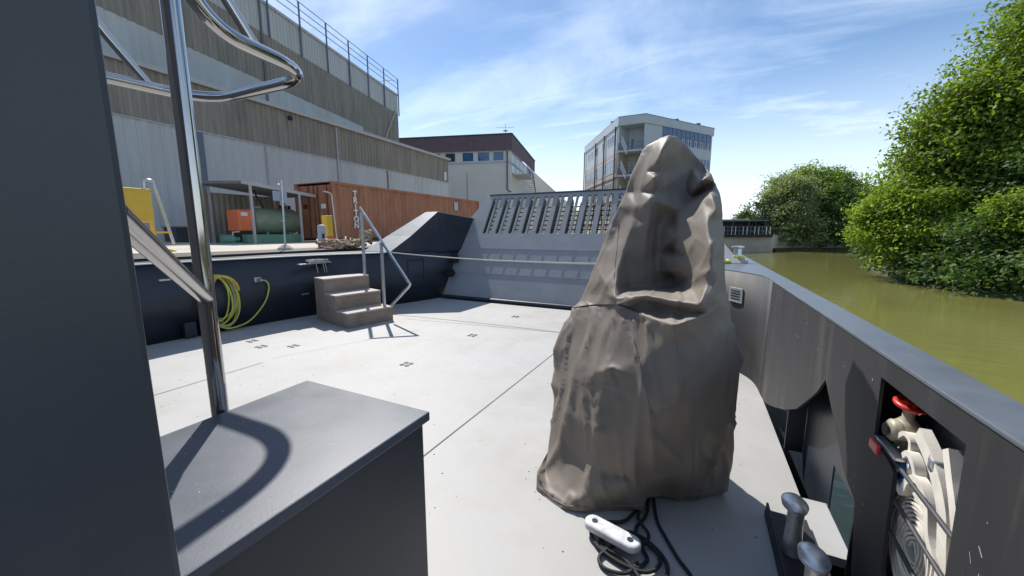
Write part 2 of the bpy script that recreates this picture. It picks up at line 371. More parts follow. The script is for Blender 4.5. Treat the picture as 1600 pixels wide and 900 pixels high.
# ================================================================== BOAT
boat = thing('work_boat', (-3.15, 3.0, 0.0), 'dark navy steel work boat with open light grey cargo deck and raised slotted bow ramp', 'boat')
CAPZ = 1.17
port = spline([(-7.12, -6, 0), (-7.12, -2, 0), (-7.10, 2.4, 0), (-6.98, 3.7, 0), (-6.74, 4.95, 0), (-6.28, 5.95, 0), (-5.92, 6.85, 0), (-5.70, 7.7, 0), (-5.58, 9.1, 0)], 6)
stb = spline([(0.69, 4.35, 0), (0.66, 4.75, 0), (0.50, 5.1, 0), (0.28, 5.42, 0), (0.0, 5.85, 0), (-0.30, 6.5, 0), (-0.52, 7.2, 0), (-0.62, 7.7, 0), (-0.72, 9.1, 0)], 6)
deck_poly = [(p.x, p.y) for p in port if p.y < 7.7] + [(-5.70, 7.72), (-0.62, 7.72)] + [(p.x, p.y) for p in reversed(stb) if p.y < 7.7] + [(0.69, 2.72), (0.815, 2.72), (0.815, 2.26), (0.69, 2.26), (0.69, -6)]
dk = MB().prism(deck_poly, -0.05, 0.0).build('deck', M['deck'], boat)
# weld seams lying on the deck
def strip(a, b, w, z): 
    a = Vector(a); b = Vector(b); n_ = (b - a).normalized(); p = Vector((-n_.y, n_.x)) * w / 2
    return [(a.x + p.x, a.y + p.y, z), (b.x + p.x, b.y + p.y, z), (b.x - p.x, b.y - p.y, z), (a.x - p.x, a.y - p.y, z)]
sm = MB()
for a, b, w in (((-1.76, 0.3), (-1.58, 7.6), 0.010), ((-4.85, -2), (-4.85, 2.75), 0.010), ((-4.9, 5.42), (-0.2, 5.95), 0.009), ((-5.5, 7.55), (-0.7, 7.55), 0.05), ((-4.9, 2.9), (-4.1, 4.9), 0.004)):
    sm.quad(*strip(a, b, w, 0.004))
sm.build('weld_seam', M['seam'], dk)
for (x, y) in ((-3.17, 3.5), (-3.13, 4.99), (-3.08, 6.49), (-5.96, 3.26), (-5.16, 3.37), (-5.55, 3.15), (-0.73, 3.64)):
    mb = MB()
    for q in range(4):
        a = R(45 + 90 * q); mb.lathe((x + .055 * math.cos(a), y + .055 * math.sin(a), 0.0), [(.030, 0), (.030, .005), (.024, .006)], 10)
    mb.build('lashing_socket', M['mark'], dk)

def wall_strip(line, z0, z1):
    mb = MB(); n = len(line); vs = [(p.x, p.y, z0) for p in line] + [(p.x, p.y, z1) for p in line]
    return mb.add(vs, [(i, i + 1, n + i + 1, n + i) for i in range(n - 1)])
# ---- port bulwark with its cap and outer plating
port_low = [p for p in port if p.y <= 9.11]
pb = wall_strip(port_low, -0.05, CAPZ); pb.build('bulwark', M['navy'], boat, smooth=True, solid=0.012)
def outer_port(y): return -7.72 if y < 5 else -7.72 + (y - 5) * 0.30
mb = MB(); n = len(port_low); vs = [(p.x + 0.012, p.y, CAPZ + 0.006) for p in port_low] + [(outer_port(p.y), p.y, CAPZ + 0.006) for p in port_low] + [(outer_port(p.y), p.y, -1.5) for p in port_low]
mb.add(vs, [(i, i + 1, n + i + 1, n + i) for i in range(n - 1)] + [(n + i, n + i + 1, 2 * n + i + 1, 2 * n + i) for i in range(n - 1)])
mb.build('bulwark_cap', M['navy'], boat, solid=0.010)
mb = MB().tube([(p.x + 0.01, p.y, CAPZ + 0.012) for p in port_low if p.y < 6.3], 0.011, 8)
mb.build('cap_edge_bead', M['white'], boat, smooth=True)  # white colour stands for the sunlit inner edge of the cap
# ---- raised bow cheeks (both sides)
def cheek(side):
    X = lambda x: x if side < 0 else -6.3 - x
    inn = [(-6.10, 6.35), (-5.92, 6.85), (-5.70, 7.60), (-5.50, 9.10)]; 
    out_ = [(-6.90, 6.35), (-6.62, 6.85), (-6.05, 7.60), (-5.95, 9.10)]
    hz_ = [CAPZ + .014, CAPZ + 0.36, 2.11, 1.98]
    vs = []
    for (a, b), (c, d_), h in zip(inn, out_, hz_):
        vs += [(X(a) + .007 * (-side), b, CAPZ - .02), (X(a) + .007 * (-side), b, h), (X(c), d_, h), (X(c), d_, CAPZ - .02)]
    top = MB().quad(vs[1], vs[2], vs[6], vs[5]).quad(vs[5], vs[6], vs[10], vs[9]).quad(vs[9], vs[10], vs[14], vs[13])
    sd = MB()
    for i in range(3):
        a = 4 * i; b = a + 4; sd.quad(vs[a], vs[a + 1], vs[b + 1], vs[b]).quad(vs[a + 3], vs[a + 2], vs[b + 2], vs[b + 3])
    sd.quad(*vs[12:16])
    c = sd.build('bow_cheek', M['navy'], boat); top.build('cheek_top', M['ramp'], c, solid=0.012)
    return c
ck = cheek(-1); cheek(1)
# hinge blocks of the ramp on the port side
for z, y in ((0.95, 8.02), (0.62, 7.80)):
    MB().box((-5.52, y, z), (0.16, 0.13, 0.2)).lathe((-5.44, y, z), [(.05, 0), (.05, .05)], 12, 'X').build('ramp_latch', M['black'], boat, bevel=0.01)
# ---- starboard: inner plate with partly shadow-shaped cut-out, hose opening, outer plate, cap
outer = [(-6, -0.05), (4.35, -0.05), (4.35, CAPZ), (-6, CAPZ)]
cut = [(4.35, -0.051)]
outer = [(-6, 0.0), (1.86, 0.0), (1.90, 0.20), (1.97, 0.50), (2.12, 0.545), (2.325, 0.70), (2.525, 0.845), (2.64, 0.73), (2.75, 0.645), (3.03, 0.45), (3.35, 0.30), (3.75, 0.15), (4.10, 0.035), (4.35, 0.0), (4.35, CAPZ), (-6, CAPZ)]  # peaked outline mixes real plate edges with edges of a cast shadow
recess = [(1.90, 1.085), (1.375, 1.085), (1.345, 0.36), (1.60, 0.30), (1.685, 0.44), (1.705, 0.80), (1.885, 0.85)]
sp = sheet_with_holes(outer, [recess], lambda a, b: (0.69, a, b)).build('bulwark', M['side'], boat, solid=0.012)
wall_strip(stb, 0.0, CAPZ).build('bow_bulwark', M['side'], boat, smooth=True, solid=0.012)
sheet_with_holes([(-6, -1.5), (9.1, -1.5), (9.1, CAPZ), (-6, CAPZ)], [[(2.27, 0.0), (2.27, 0.28), (2.68, 0.28), (2.68, 0.0)]], lambda a, b: (0.82, a, b)).build('hull_plate', M['navy'], boat, solid=0.010)
# frames between the two plates
for y in (-1.2, 0.0, 1.15, 2.0, 3.3, 4.3):
    MB().box((0.755, y, 0.58), (0.112, 0.012, 1.14)).build('frame_rib', M['navy'], boat)
mb = MB(); sc = [Vector((0.678, -6, 0)), Vector((0.678, 4.35, 0))] + stb[1:]; n = len(sc)
vs = [(p.x - (0.006 if i > 1 else 0), p.y, CAPZ + .006) for i, p in enumerate(sc)] + [(0.832, p.y, CAPZ + .006) for p in sc]
mb.add(vs, [(i, i + 1, n + i + 1, n + i) for i in range(n - 1)]).build('bulwark_cap', M['cap'], boat, solid=0.014, bevel=0.004)
MB().tube([(0.83, -6, CAPZ - .002), (0.83, 9.1, CAPZ - .002)], 0.012, 8).build('cap_edge_bead', M['cap'], boat, smooth=True)
# slotted air vent on the curved plate
vx, vy = 0.585, 5.0
ang = math.atan2(0.32, -0.22)
vroot = MB()
V0 = Vector((0.47, 5.145, 0.90)); tdir = Vector((-0.55, 0.83, 0)).normalized(); nd = Vector((-0.83, -0.55, 0))
def vq(u, w, z, dz, dp):
    mt = Matrix((tdir, nd, Vector((0, 0, 1)))).transposed(); return V0 + tdir * u + nd * dp + Vector((0, 0, z)), (w, 0.02, dz), mt
c_, s_, m_ = vq(0, .22, 0, .17, .012); 
vent = MB().box(c_, s_, m_).build('air_vent', M['galv'], boat, bevel=.004)
for k in range(4):
    c_, s_, m_ = vq(0, .15, -.048 + .032 * k, .015, .02); MB().box(c_, s_, m_).build('vent_slot', M['black'], vent)

# ---- bow ramp, leaning forward
rd = Vector((0, 0.559, 0.829)); rn = Vector((0, 0.829, -0.559))   # up the ramp, and forward through it
R0 = Vector((0, 7.66, 0.02))
def rp(x, s, t=0.0): return R0 + Vector((x, 0, 0)) + rd * s + rn * t
XL, XR = -5.66, -0.64
LEN = 3.13
ro = [(XL, 0), (XR, 0), (XR, 2.30), (XR - .42, LEN), (XL + .42, LEN), (XL, 2.30)]
slots = []
def slot(x0, w, s0, s1):
    pts = []; r = w / 2; xc = x0 + r
    for k in range(7): a = math.pi + math.pi * k / 6; pts.append((xc + r * math.cos(a), s0 + r + r * math.sin(a)))
    for k in range(7): a = math.pi * k / 6; pts.append((xc + r * math.cos(a), s1 - r + r * math.sin(a)))
    return pts
for k in range(11):
    x = -5.10 + k * 0.375
    slots.append(slot(x, 0.105, 1.87, 3.02)); slots.append(slot(x + 0.155, 0.105, 1.87, 3.02))
ramp = sheet_with_holes(ro, slots, lambda a, b: rp(a, b)).build('bow_ramp', M['ramp'], boat, solid=0.05)
mb = MB()
for k in range(11):
    x = -5.10 + k * 0.375 - 0.075
    mb.box(rp(x, 2.45, 0.17), (0.02, 0.30, 1.3), Matrix((Vector((1, 0, 0)), rn, rd)).transposed())
mb.build('ramp_web', M['navy'], ramp)
mb = MB(); mt = Matrix((Vector((1, 0, 0)), rn, rd)).transposed()
for s in np.arange(1.95, 3.05, 0.14): mb.box(rp((XL + XR) / 2, float(s), 0.33), (XR - XL - .5, 0.02, 0.022), mt)
for x in np.arange(XL + .3, XR - .2, 0.1875): mb.box(rp(float(x), 2.5, 0.35), (0.018, 0.018, 1.15), mt)
mb.build('ramp_lattice', M['lattice'], ramp)
mb = MB()
for s, w in ((1.42, .03), (1.05, .03), (0.70, .02)):
    mb.box(rp((XL + XR) / 2 + .05, s, -0.028), (XR - XL - .5, 0.012, w * .6), mt)
for k in range(12):
    mb.box(rp(XL + .55 + k * .37, 1.22, -0.0275), (0.012, 0.008, .30), mt); mb.box(rp(XL + .75 + k * .37, 0.87, -0.0275), (0.012, 0.008, .28), mt)
mb.build('ramp_tread_bar', M['ramp'], ramp)
MB().box(rp((XL + XR) / 2, LEN - .01, 0.05), (XR - XL - .86, .2, .03), mt).build('ramp_top_rail', M['navy'], ramp)
MB().tube([(XL, 7.60, 0.05), (XR, 7.60, 0.05)], 0.045, 10).build('ramp_hinge_bar', M['navy'], boat, smooth=True)

# ---- cabin
MB().box((-3.15, -2.36, 1.36), (4.7, 5.28, 2.72)).build('cabin', M['cabin'], boat, bevel=0.012)
MB().box((-0.06, -2.6, 1.2), (1.46, .08, 2.4)).build('unseen_reflection_panel', M['cabin'], boat)  # unseen panel behind the camera, added to darken reflections in the rails
# ---- stainless rails on the cabin front
def fillet(pts, r, n=8):
    pts = [Vector(p) for p in pts]; out = [pts[0]]
    for i in range(1, len(pts) - 1):
        a, b, c = pts[i - 1], pts[i], pts[i + 1]; d1 = (a - b).normalized(); d2 = (c - b).normalized()
        rr = min(r, (a - b).length * .48, (c - b).length * .48); p1 = b + d1 * rr; p2 = b + d2 * rr
        for k in range(n + 1): t = k / n; out.append(p1 * (1 - t) ** 2 + b * 2 * t * (1 - t) + p2 * t * t)
    out.append(pts[-1]); return out
HZ = 2.52
rail = MB().tube([(-1.535, 0.705, 0.0), (-1.535, 0.705, 3.6)], 0.027, 20).build('handrail_post', M['steel'], boat, smooth=True)
MB().tube(fillet([(-1.89, 0.90, 3.3), (-1.90, 0.91, HZ - .02), (-2.02, 1.58, HZ), (-3.02, 1.55, HZ), (-3.25, 0.27, HZ)], 0.27, 12), 0.033, 24).build('handrail_hoop', M['steel'], boat, smooth=True)
MB().tube([(-1.985, 1.24, HZ + .01), (-2.03, 1.00, 2.92), (-2.05, 0.3, 4.0)], 0.024, 16).build('handrail_strut', M['steel'], boat, smooth=True)
MB().tube([(-3.075, 1.25, HZ + .01), (-3.12, 1.10, 2.76), (-3.14, 0.27, 4.1)], 0.024, 16).build('handrail_strut', M['steel'], boat, smooth=True)
MB().tube([(-1.535, 0.705, 1.415), (-0.90, 0.29, 1.685)], 0.022, 32).build('handrail_brace', M['brushed'], boat, smooth=True)

# ---- mooring bitts on the starboard side deck
bb = MB().box((0.56, 2.02, 0.02), (0.20, 0.85, 0.04)).box((0.47, 2.02, 0.05), (0.012, 0.85, 0.07)).build('bitt_base', M['side'], boat, bevel=.004)
for y in (2.15, 1.80):
    b_ = MB().lathe((0.535, y, 0.04), [(.048, 0), (.042, .02), (.034, .16), (.036, .25)], 24).build('bitt_post', M['bitt'], boat, smooth=True)
    hd = MB().lathe((0.535, y, 0.28), [(.036, 0), (.066, .012), (.070, .030), (.055, .042), (.02, .046)], 28)
    hd.v = [(0.535 + (x - .535) * .8 - .01, y + (yy - y) * 1.15, z) for x, yy, z in hd.v]
    hd.build('bitt_cap', M['bitt'], b_, smooth=True)
# stains and small clips on port wall
for (x, y, z) in ((-7.085, 2.75, 0.93), (-6.73, 4.72, 0.45)):
    MB().box((x, y, z), (0.03, 0.14, 0.03)).build('wall_cleat', M['galv'], boat, bevel=.006)
for (y, x) in ((2.95, -7.02), (3.15, -7.0)):
    MB().box((x, y, 0.13), (0.1, 0.16, 0.24)).build('wall_box', M['navy'], boat, bevel=.01)
# faint door outline on the bow wall
def on_port(y):
    for a, b in zip(port[:-1], port[1:]):
        if a.y <= y <= b.y: t = (y - a.y) / (b.y - a.y); return a.lerp(b, t).x
    return -5.6
mb = MB()
for a, b in (((6.75, .35), (6.75, 1.0)), ((7.15, .35), (7.15, 1.0)), ((6.75, 1.0), (7.15, 1.0))):
    mb.bar((on_port(a[0]) + .012, a[0], a[1]), (on_port(b[0]) + .012, b[0], b[1]), .012)
mb.build('wall_hatch', M['side'], boat)
# mooring bollard on the bow cap
bw = MB().box((0.56, 6.55, CAPZ + .035), (.26, .2, .05)).box((0.56, 6.55, CAPZ + .075), (.19, .14, .03)).build('cap_bollard', M['rope'], boat, bevel=.008)
MB().lathe((0.56, 6.55, CAPZ + .09), [(.06, 0), (.055, .02), (.052, .13), (.085, .15), (.085, .165), (.05, .17)], 20).build('bollard_post', M['galv'], bw, smooth=True)

# ================================================================== THINGS ON THE DECK
lk = thing('storage_locker', (-1.16, 0.66, 0), 'dark grey steel locker with flat scratched lid in front of the cabin', 'locker')
MB().box((-1.165, 0.655, 0.483), (0.635, 0.71, 0.966)).build('body', M['lockerside'], lk, bevel=0.008)
MB().box((-1.165, 0.655, 0.986), (0.67, 0.745, 0.034)).build('lid', M['locker'], lk, bevel=0.005)

# tarpaulin cover -------------------------------------------------
COVER_V = [(-0.205,2.7,2.261), (-0.149,2.73,2.25), (-0.115,2.76,2.214), (-0.051,2.78,2.149), (0.008,2.78,2.081), (0.044,2.7,2.013), (0.076,2.58,1.933), (0.108,2.45,1.854), (0.128,2.4,1.723), (0.139,2.36,1.619), (0.146,2.35,1.516), (0.153,2.34,1.413), (0.17,2.32,1.329), (0.203,2.32,1.209), (0.245,2.36,1.061), (0.276,2.4,0.943), (0.291,2.45,0.775), (0.29,2.48,0.604), (0.292,2.5,0.39), (0.284,2.52,0.207), (0.258,2.55,0.013), (0.181,2.473,0.004), (0.073,2.383,0.004), (0.002,2.348,0.004), (-0.089,2.3,0.037), (-0.165,2.2,0.068), (-0.19,2.159,0.004), (-0.338,2.093,0.004), (-0.471,2.01,0.004), (-0.614,1.964,0.004), (-0.709,2.002,0.004), (-0.825,2.056,0.004), (-0.848,2.12,0.084), (-0.828,2.2,0.035), (-0.859,2.3,0.15), (-0.871,2.4,0.339), (-0.875,2.46,0.449), (-0.913,2.48,0.542), (-0.909,2.56,0.638), (-0.924,2.58,0.779), (-0.893,2.6,0.901), (-0.865,2.63,0.986), (-0.817,2.66,1.052), (-0.767,2.7,1.137), (-0.718,2.72,1.258), (-0.679,2.74,1.376), (-0.622,2.77,1.563), (-0.585,2.79,1.7), (-0.525,2.8,1.835), (-0.484,2.8,1.922), (-0.443,2.78,2.047), (-0.405,2.78,2.142), (-0.384,2.79,2.192), (-0.346,2.77,2.226), (-0.272,2.73,2.251), (-0.111,2.54,1.738), (-0.105,2.47,1.631), (-0.102,2.45,1.484), (-0.147,2.7,1.716), (-0.136,2.72,1.52), (-0.13,2.72,1.35), (-0.233,2.6,1.893), (-0.227,2.65,1.695), (-0.226,2.67,1.508), (-0.233,2.61,2.003), (-0.196,2.62,2.197), (-0.229,2.55,2.097), (-0.248,2.5,1.979), (-0.266,2.5,1.847), (-0.283,2.54,1.714), (-0.299,2.57,1.581), (-0.31,2.59,1.439), (-0.31,2.6,1.328), (-0.305,2.72,2.152), (-0.335,2.69,2.036), (-0.359,2.67,1.905), (-0.371,2.62,1.799), (-0.413,2.76,1.915), (-0.454,2.74,1.764), (-0.502,2.74,1.663), (-0.385,2.6,1.646), (-0.43,2.58,1.52), (-0.451,2.52,1.406), (-0.445,2.42,1.313), (-0.387,2.6,1.423), (-0.382,2.6,1.307), (-0.561,2.7,1.543), (-0.584,2.66,1.432), (-0.606,2.6,1.302), (-0.519,2.5,1.319), (-0.643,2.62,1.206), (-0.524,2.48,1.236), (-0.551,2.74,1.654), (-0.527,2.6,1.439), (-0.13,2.76,2.152), (-0.169,2.74,2.056), (-0.064,2.8,2.058), (-0.172,2.69,1.898), (-0.085,2.76,1.921), (-0.002,2.78,2.019), (-0.211,2.67,1.381), (-0.034,2.6,1.899), (-0.008,2.5,1.928), (0.02,2.45,1.942), (0.042,2.5,1.961), (-0.015,2.74,1.884), (0.032,2.68,1.912), (0.066,2.46,1.871), (-0.051,2.74,1.858), (-0.113,2.6,1.787), (-0.05,2.5,1.795), (0.005,2.38,1.811), (0.057,2.28,1.832), (0.084,2.2,1.749), (-0.106,2.5,1.692), (-0.103,2.45,1.56), (-0.098,2.45,1.408), (-0.018,2.3,1.688), (0.049,2.16,1.691), (-0.01,2.25,1.569), (0.065,2.08,1.598), (0.004,2.23,1.451), (0.071,2.05,1.495), (0.097,2.1,1.576), (0.11,2.1,1.436), (-0.049,2.34,1.511), (-0.306,2.62,1.279), (-0.385,2.6,1.272), (-0.208,2.69,1.28), (-0.122,2.71,1.283), (-0.072,2.6,1.305), (-0.011,2.3,1.337), (0.047,2.1,1.378), (-0.423,2.34,1.241), (-0.329,2.26,1.273), (-0.244,2.2,1.296), (-0.16,2.12,1.3), (-0.094,2.06,1.298), (-0.028,2.02,1.301), (0.031,1.98,1.303), (0.08,2.02,1.356), (0.119,2.1,1.309), (-0.253,2.29,1.247), (-0.167,2.23,1.249), (-0.097,2.17,1.238), (-0.026,2.11,1.235), (0.027,2.07,1.241), (-0.751,2.6,1.103), (-0.59,2.5,1.149), (-0.421,2.38,1.19), (-0.333,2.31,1.194), (-0.266,2.22,1.187), (-0.168,2.1,1.185), (-0.077,1.97,1.193), (-0.022,1.99,1.211), (0.022,2.01,1.227), (0.076,2.05,1.26), (0.141,2.15,1.276), (-0.163,2.21,1.202), (-0.046,2.11,1.206), (-0.725,2.52,0.987), (-0.562,2.4,1.042), (-0.4,2.29,1.097), (-0.253,2.16,1.087), (-0.111,2.03,1.102), (0.02,2.04,1.123), (0.12,2.12,1.158), (0.197,2.25,1.066), (-0.772,2.46,0.812), (-0.556,2.31,0.896), (-0.376,2.19,0.948), (-0.218,2.07,0.953), (-0.071,1.99,0.968), (0.074,2.06,0.968), (0.195,2.26,0.909), (-0.754,2.38,0.554), (-0.601,2.24,0.691), (-0.479,2.17,0.812), (-0.377,2.12,0.862), (-0.273,2.05,0.749), (-0.162,2,0.757), (-0.032,1.99,0.815), (0.064,2.08,0.776), (0.2,2.32,0.676), (-0.767,2.3,0.269), (-0.587,2.17,0.433), (-0.436,2.08,0.49), (-0.26,2.03,0.536), (-0.112,2.03,0.555), (-0.004,2.09,0.532), (0.108,2.22,0.492), (0.226,2.42,0.395), (-0.748,2.2,0.106), (-0.633,2.08,0.081), (-0.575,2.15,0.222), (-0.399,2.06,0.305), (-0.25,2.04,0.281), (-0.176,2.07,0.313), (-0.042,2.14,0.333), (0.066,2.24,0.252), (0.179,2.42,0.203), (-0.037,2.29,0.104), (-0.313,2.03,0.148), (-0.435,2,0.128), (-0.548,2,0.069), (-0.768,2.1,0.039), (-0.129,2.779,1.747), (-0.126,2.744,1.629), (-0.125,2.714,1.466), (-0.156,2.79,1.718), (-0.145,2.738,1.519), (-0.141,2.717,1.35), (-0.249,2.892,1.92), (-0.237,2.832,1.698), (-0.233,2.787,1.502), (-0.255,2.953,2.049), (-0.223,2.975,2.25), (-0.263,2.995,2.153), (-0.28,2.946,2.037), (-0.292,2.893,1.878), (-0.304,2.866,1.722), (-0.314,2.837,1.574), (-0.322,2.811,1.422), (-0.321,2.798,1.304), (-0.319,2.967,2.175), (-0.345,2.935,2.07), (-0.364,2.909,1.926), (-0.383,2.899,1.814), (-0.401,2.899,1.927), (-0.443,2.891,1.77), (-0.486,2.876,1.664), (-0.398,2.873,1.645), (-0.443,2.855,1.507), (-0.473,2.837,1.376), (-0.486,2.834,1.257), (-0.397,2.83,1.403), (-0.392,2.819,1.279), (-0.543,2.846,1.538), (-0.57,2.83,1.42), (-0.603,2.817,1.276), (-0.543,2.832,1.278), (-0.634,2.817,1.177), (-0.555,2.838,1.18), (-0.527,2.856,1.655), (-0.531,2.842,1.421), (-0.149,2.971,2.17), (-0.186,2.974,2.091), (-0.083,2.925,2.077), (-0.182,2.861,1.914), (-0.097,2.819,1.927), (-0.024,2.835,2.028), (-0.219,2.756,1.373), (-0.052,2.773,1.917), (-0.029,2.788,1.961), (-0.001,2.768,1.982), (0.02,2.728,1.991), (-0.033,2.726,1.884), (0.01,2.7,1.915), (0.044,2.615,1.886), (-0.065,2.754,1.859), (-0.128,2.792,1.798), (-0.069,2.746,1.81), (-0.014,2.691,1.833), (0.04,2.631,1.861), (0.068,2.603,1.768), (-0.126,2.762,1.696), (-0.125,2.729,1.55), (-0.121,2.712,1.381), (-0.04,2.693,1.694), (0.032,2.65,1.701), (-0.034,2.691,1.553), (0.051,2.64,1.583), (-0.021,2.684,1.41), (0.057,2.636,1.449), (0.085,2.601,1.558), (0.096,2.593,1.384), (-0.074,2.703,1.489), (-0.316,2.8,1.254), (-0.396,2.822,1.241), (-0.215,2.758,1.271), (-0.136,2.738,1.278), (-0.094,2.729,1.287), (-0.039,2.716,1.279), (0.027,2.681,1.301), (-0.48,2.842,1.156), (-0.39,2.827,1.179), (-0.303,2.802,1.199), (-0.213,2.769,1.193), (-0.14,2.768,1.176), (-0.062,2.754,1.172), (0.01,2.729,1.169), (0.067,2.666,1.26), (0.107,2.644,1.217), (-0.302,2.808,1.157), (-0.213,2.781,1.15), (-0.139,2.784,1.12), (-0.06,2.773,1.102), (0.002,2.751,1.104), (-0.724,2.75,1.078), (-0.615,2.829,1.088), (-0.471,2.84,1.104), (-0.388,2.827,1.094), (-0.327,2.812,1.065), (-0.231,2.816,1.026), (-0.13,2.815,0.995), (-0.058,2.79,1.031), (-0.003,2.763,1.065), (0.061,2.712,1.13), (0.127,2.63,1.189), (-0.212,2.8,1.082), (-0.084,2.789,1.061), (-0.733,2.784,0.926), (-0.613,2.827,0.939), (-0.469,2.835,0.968), (-0.327,2.845,0.909), (-0.171,2.853,0.878), (-0.007,2.806,0.92), (0.106,2.715,1.014), (0.178,2.657,0.953), (-0.791,2.769,0.718), (-0.635,2.852,0.726), (-0.468,2.88,0.731), (-0.303,2.909,0.671), (-0.124,2.909,0.649), (0.06,2.841,0.703), (0.181,2.73,0.746), (-0.792,2.752,0.398), (-0.701,2.845,0.443), (-0.591,2.884,0.544), (-0.488,2.91,0.574), (-0.382,2.979,0.344), (-0.247,2.999,0.309), (-0.074,2.959,0.403), (0.048,2.911,0.419), (0.184,2.775,0.472), (-0.839,2.769,0.01), (-0.723,2.912,0.033), (-0.588,3.004,0.01), (-0.382,3.066,0.01), (-0.185,3.06,0.01), (-0.039,3.015,0.029), (0.094,2.927,0.111), (0.199,2.766,0.2), (-0.856,2.77,0.01), (-0.818,2.916,0.01), (-0.725,2.942,0.01), (-0.553,3.033,0.01), (-0.374,3.07,0.01), (-0.272,3.066,0.01), (-0.09,3.03,0.01), (0.038,2.945,0.01), (0.15,2.823,0.01), (-0.085,3.011,0.01), (-0.463,3.065,0.01), (-0.623,3.023,0.01), (-0.755,2.941,0.01), (-0.92,2.762,0.01)]
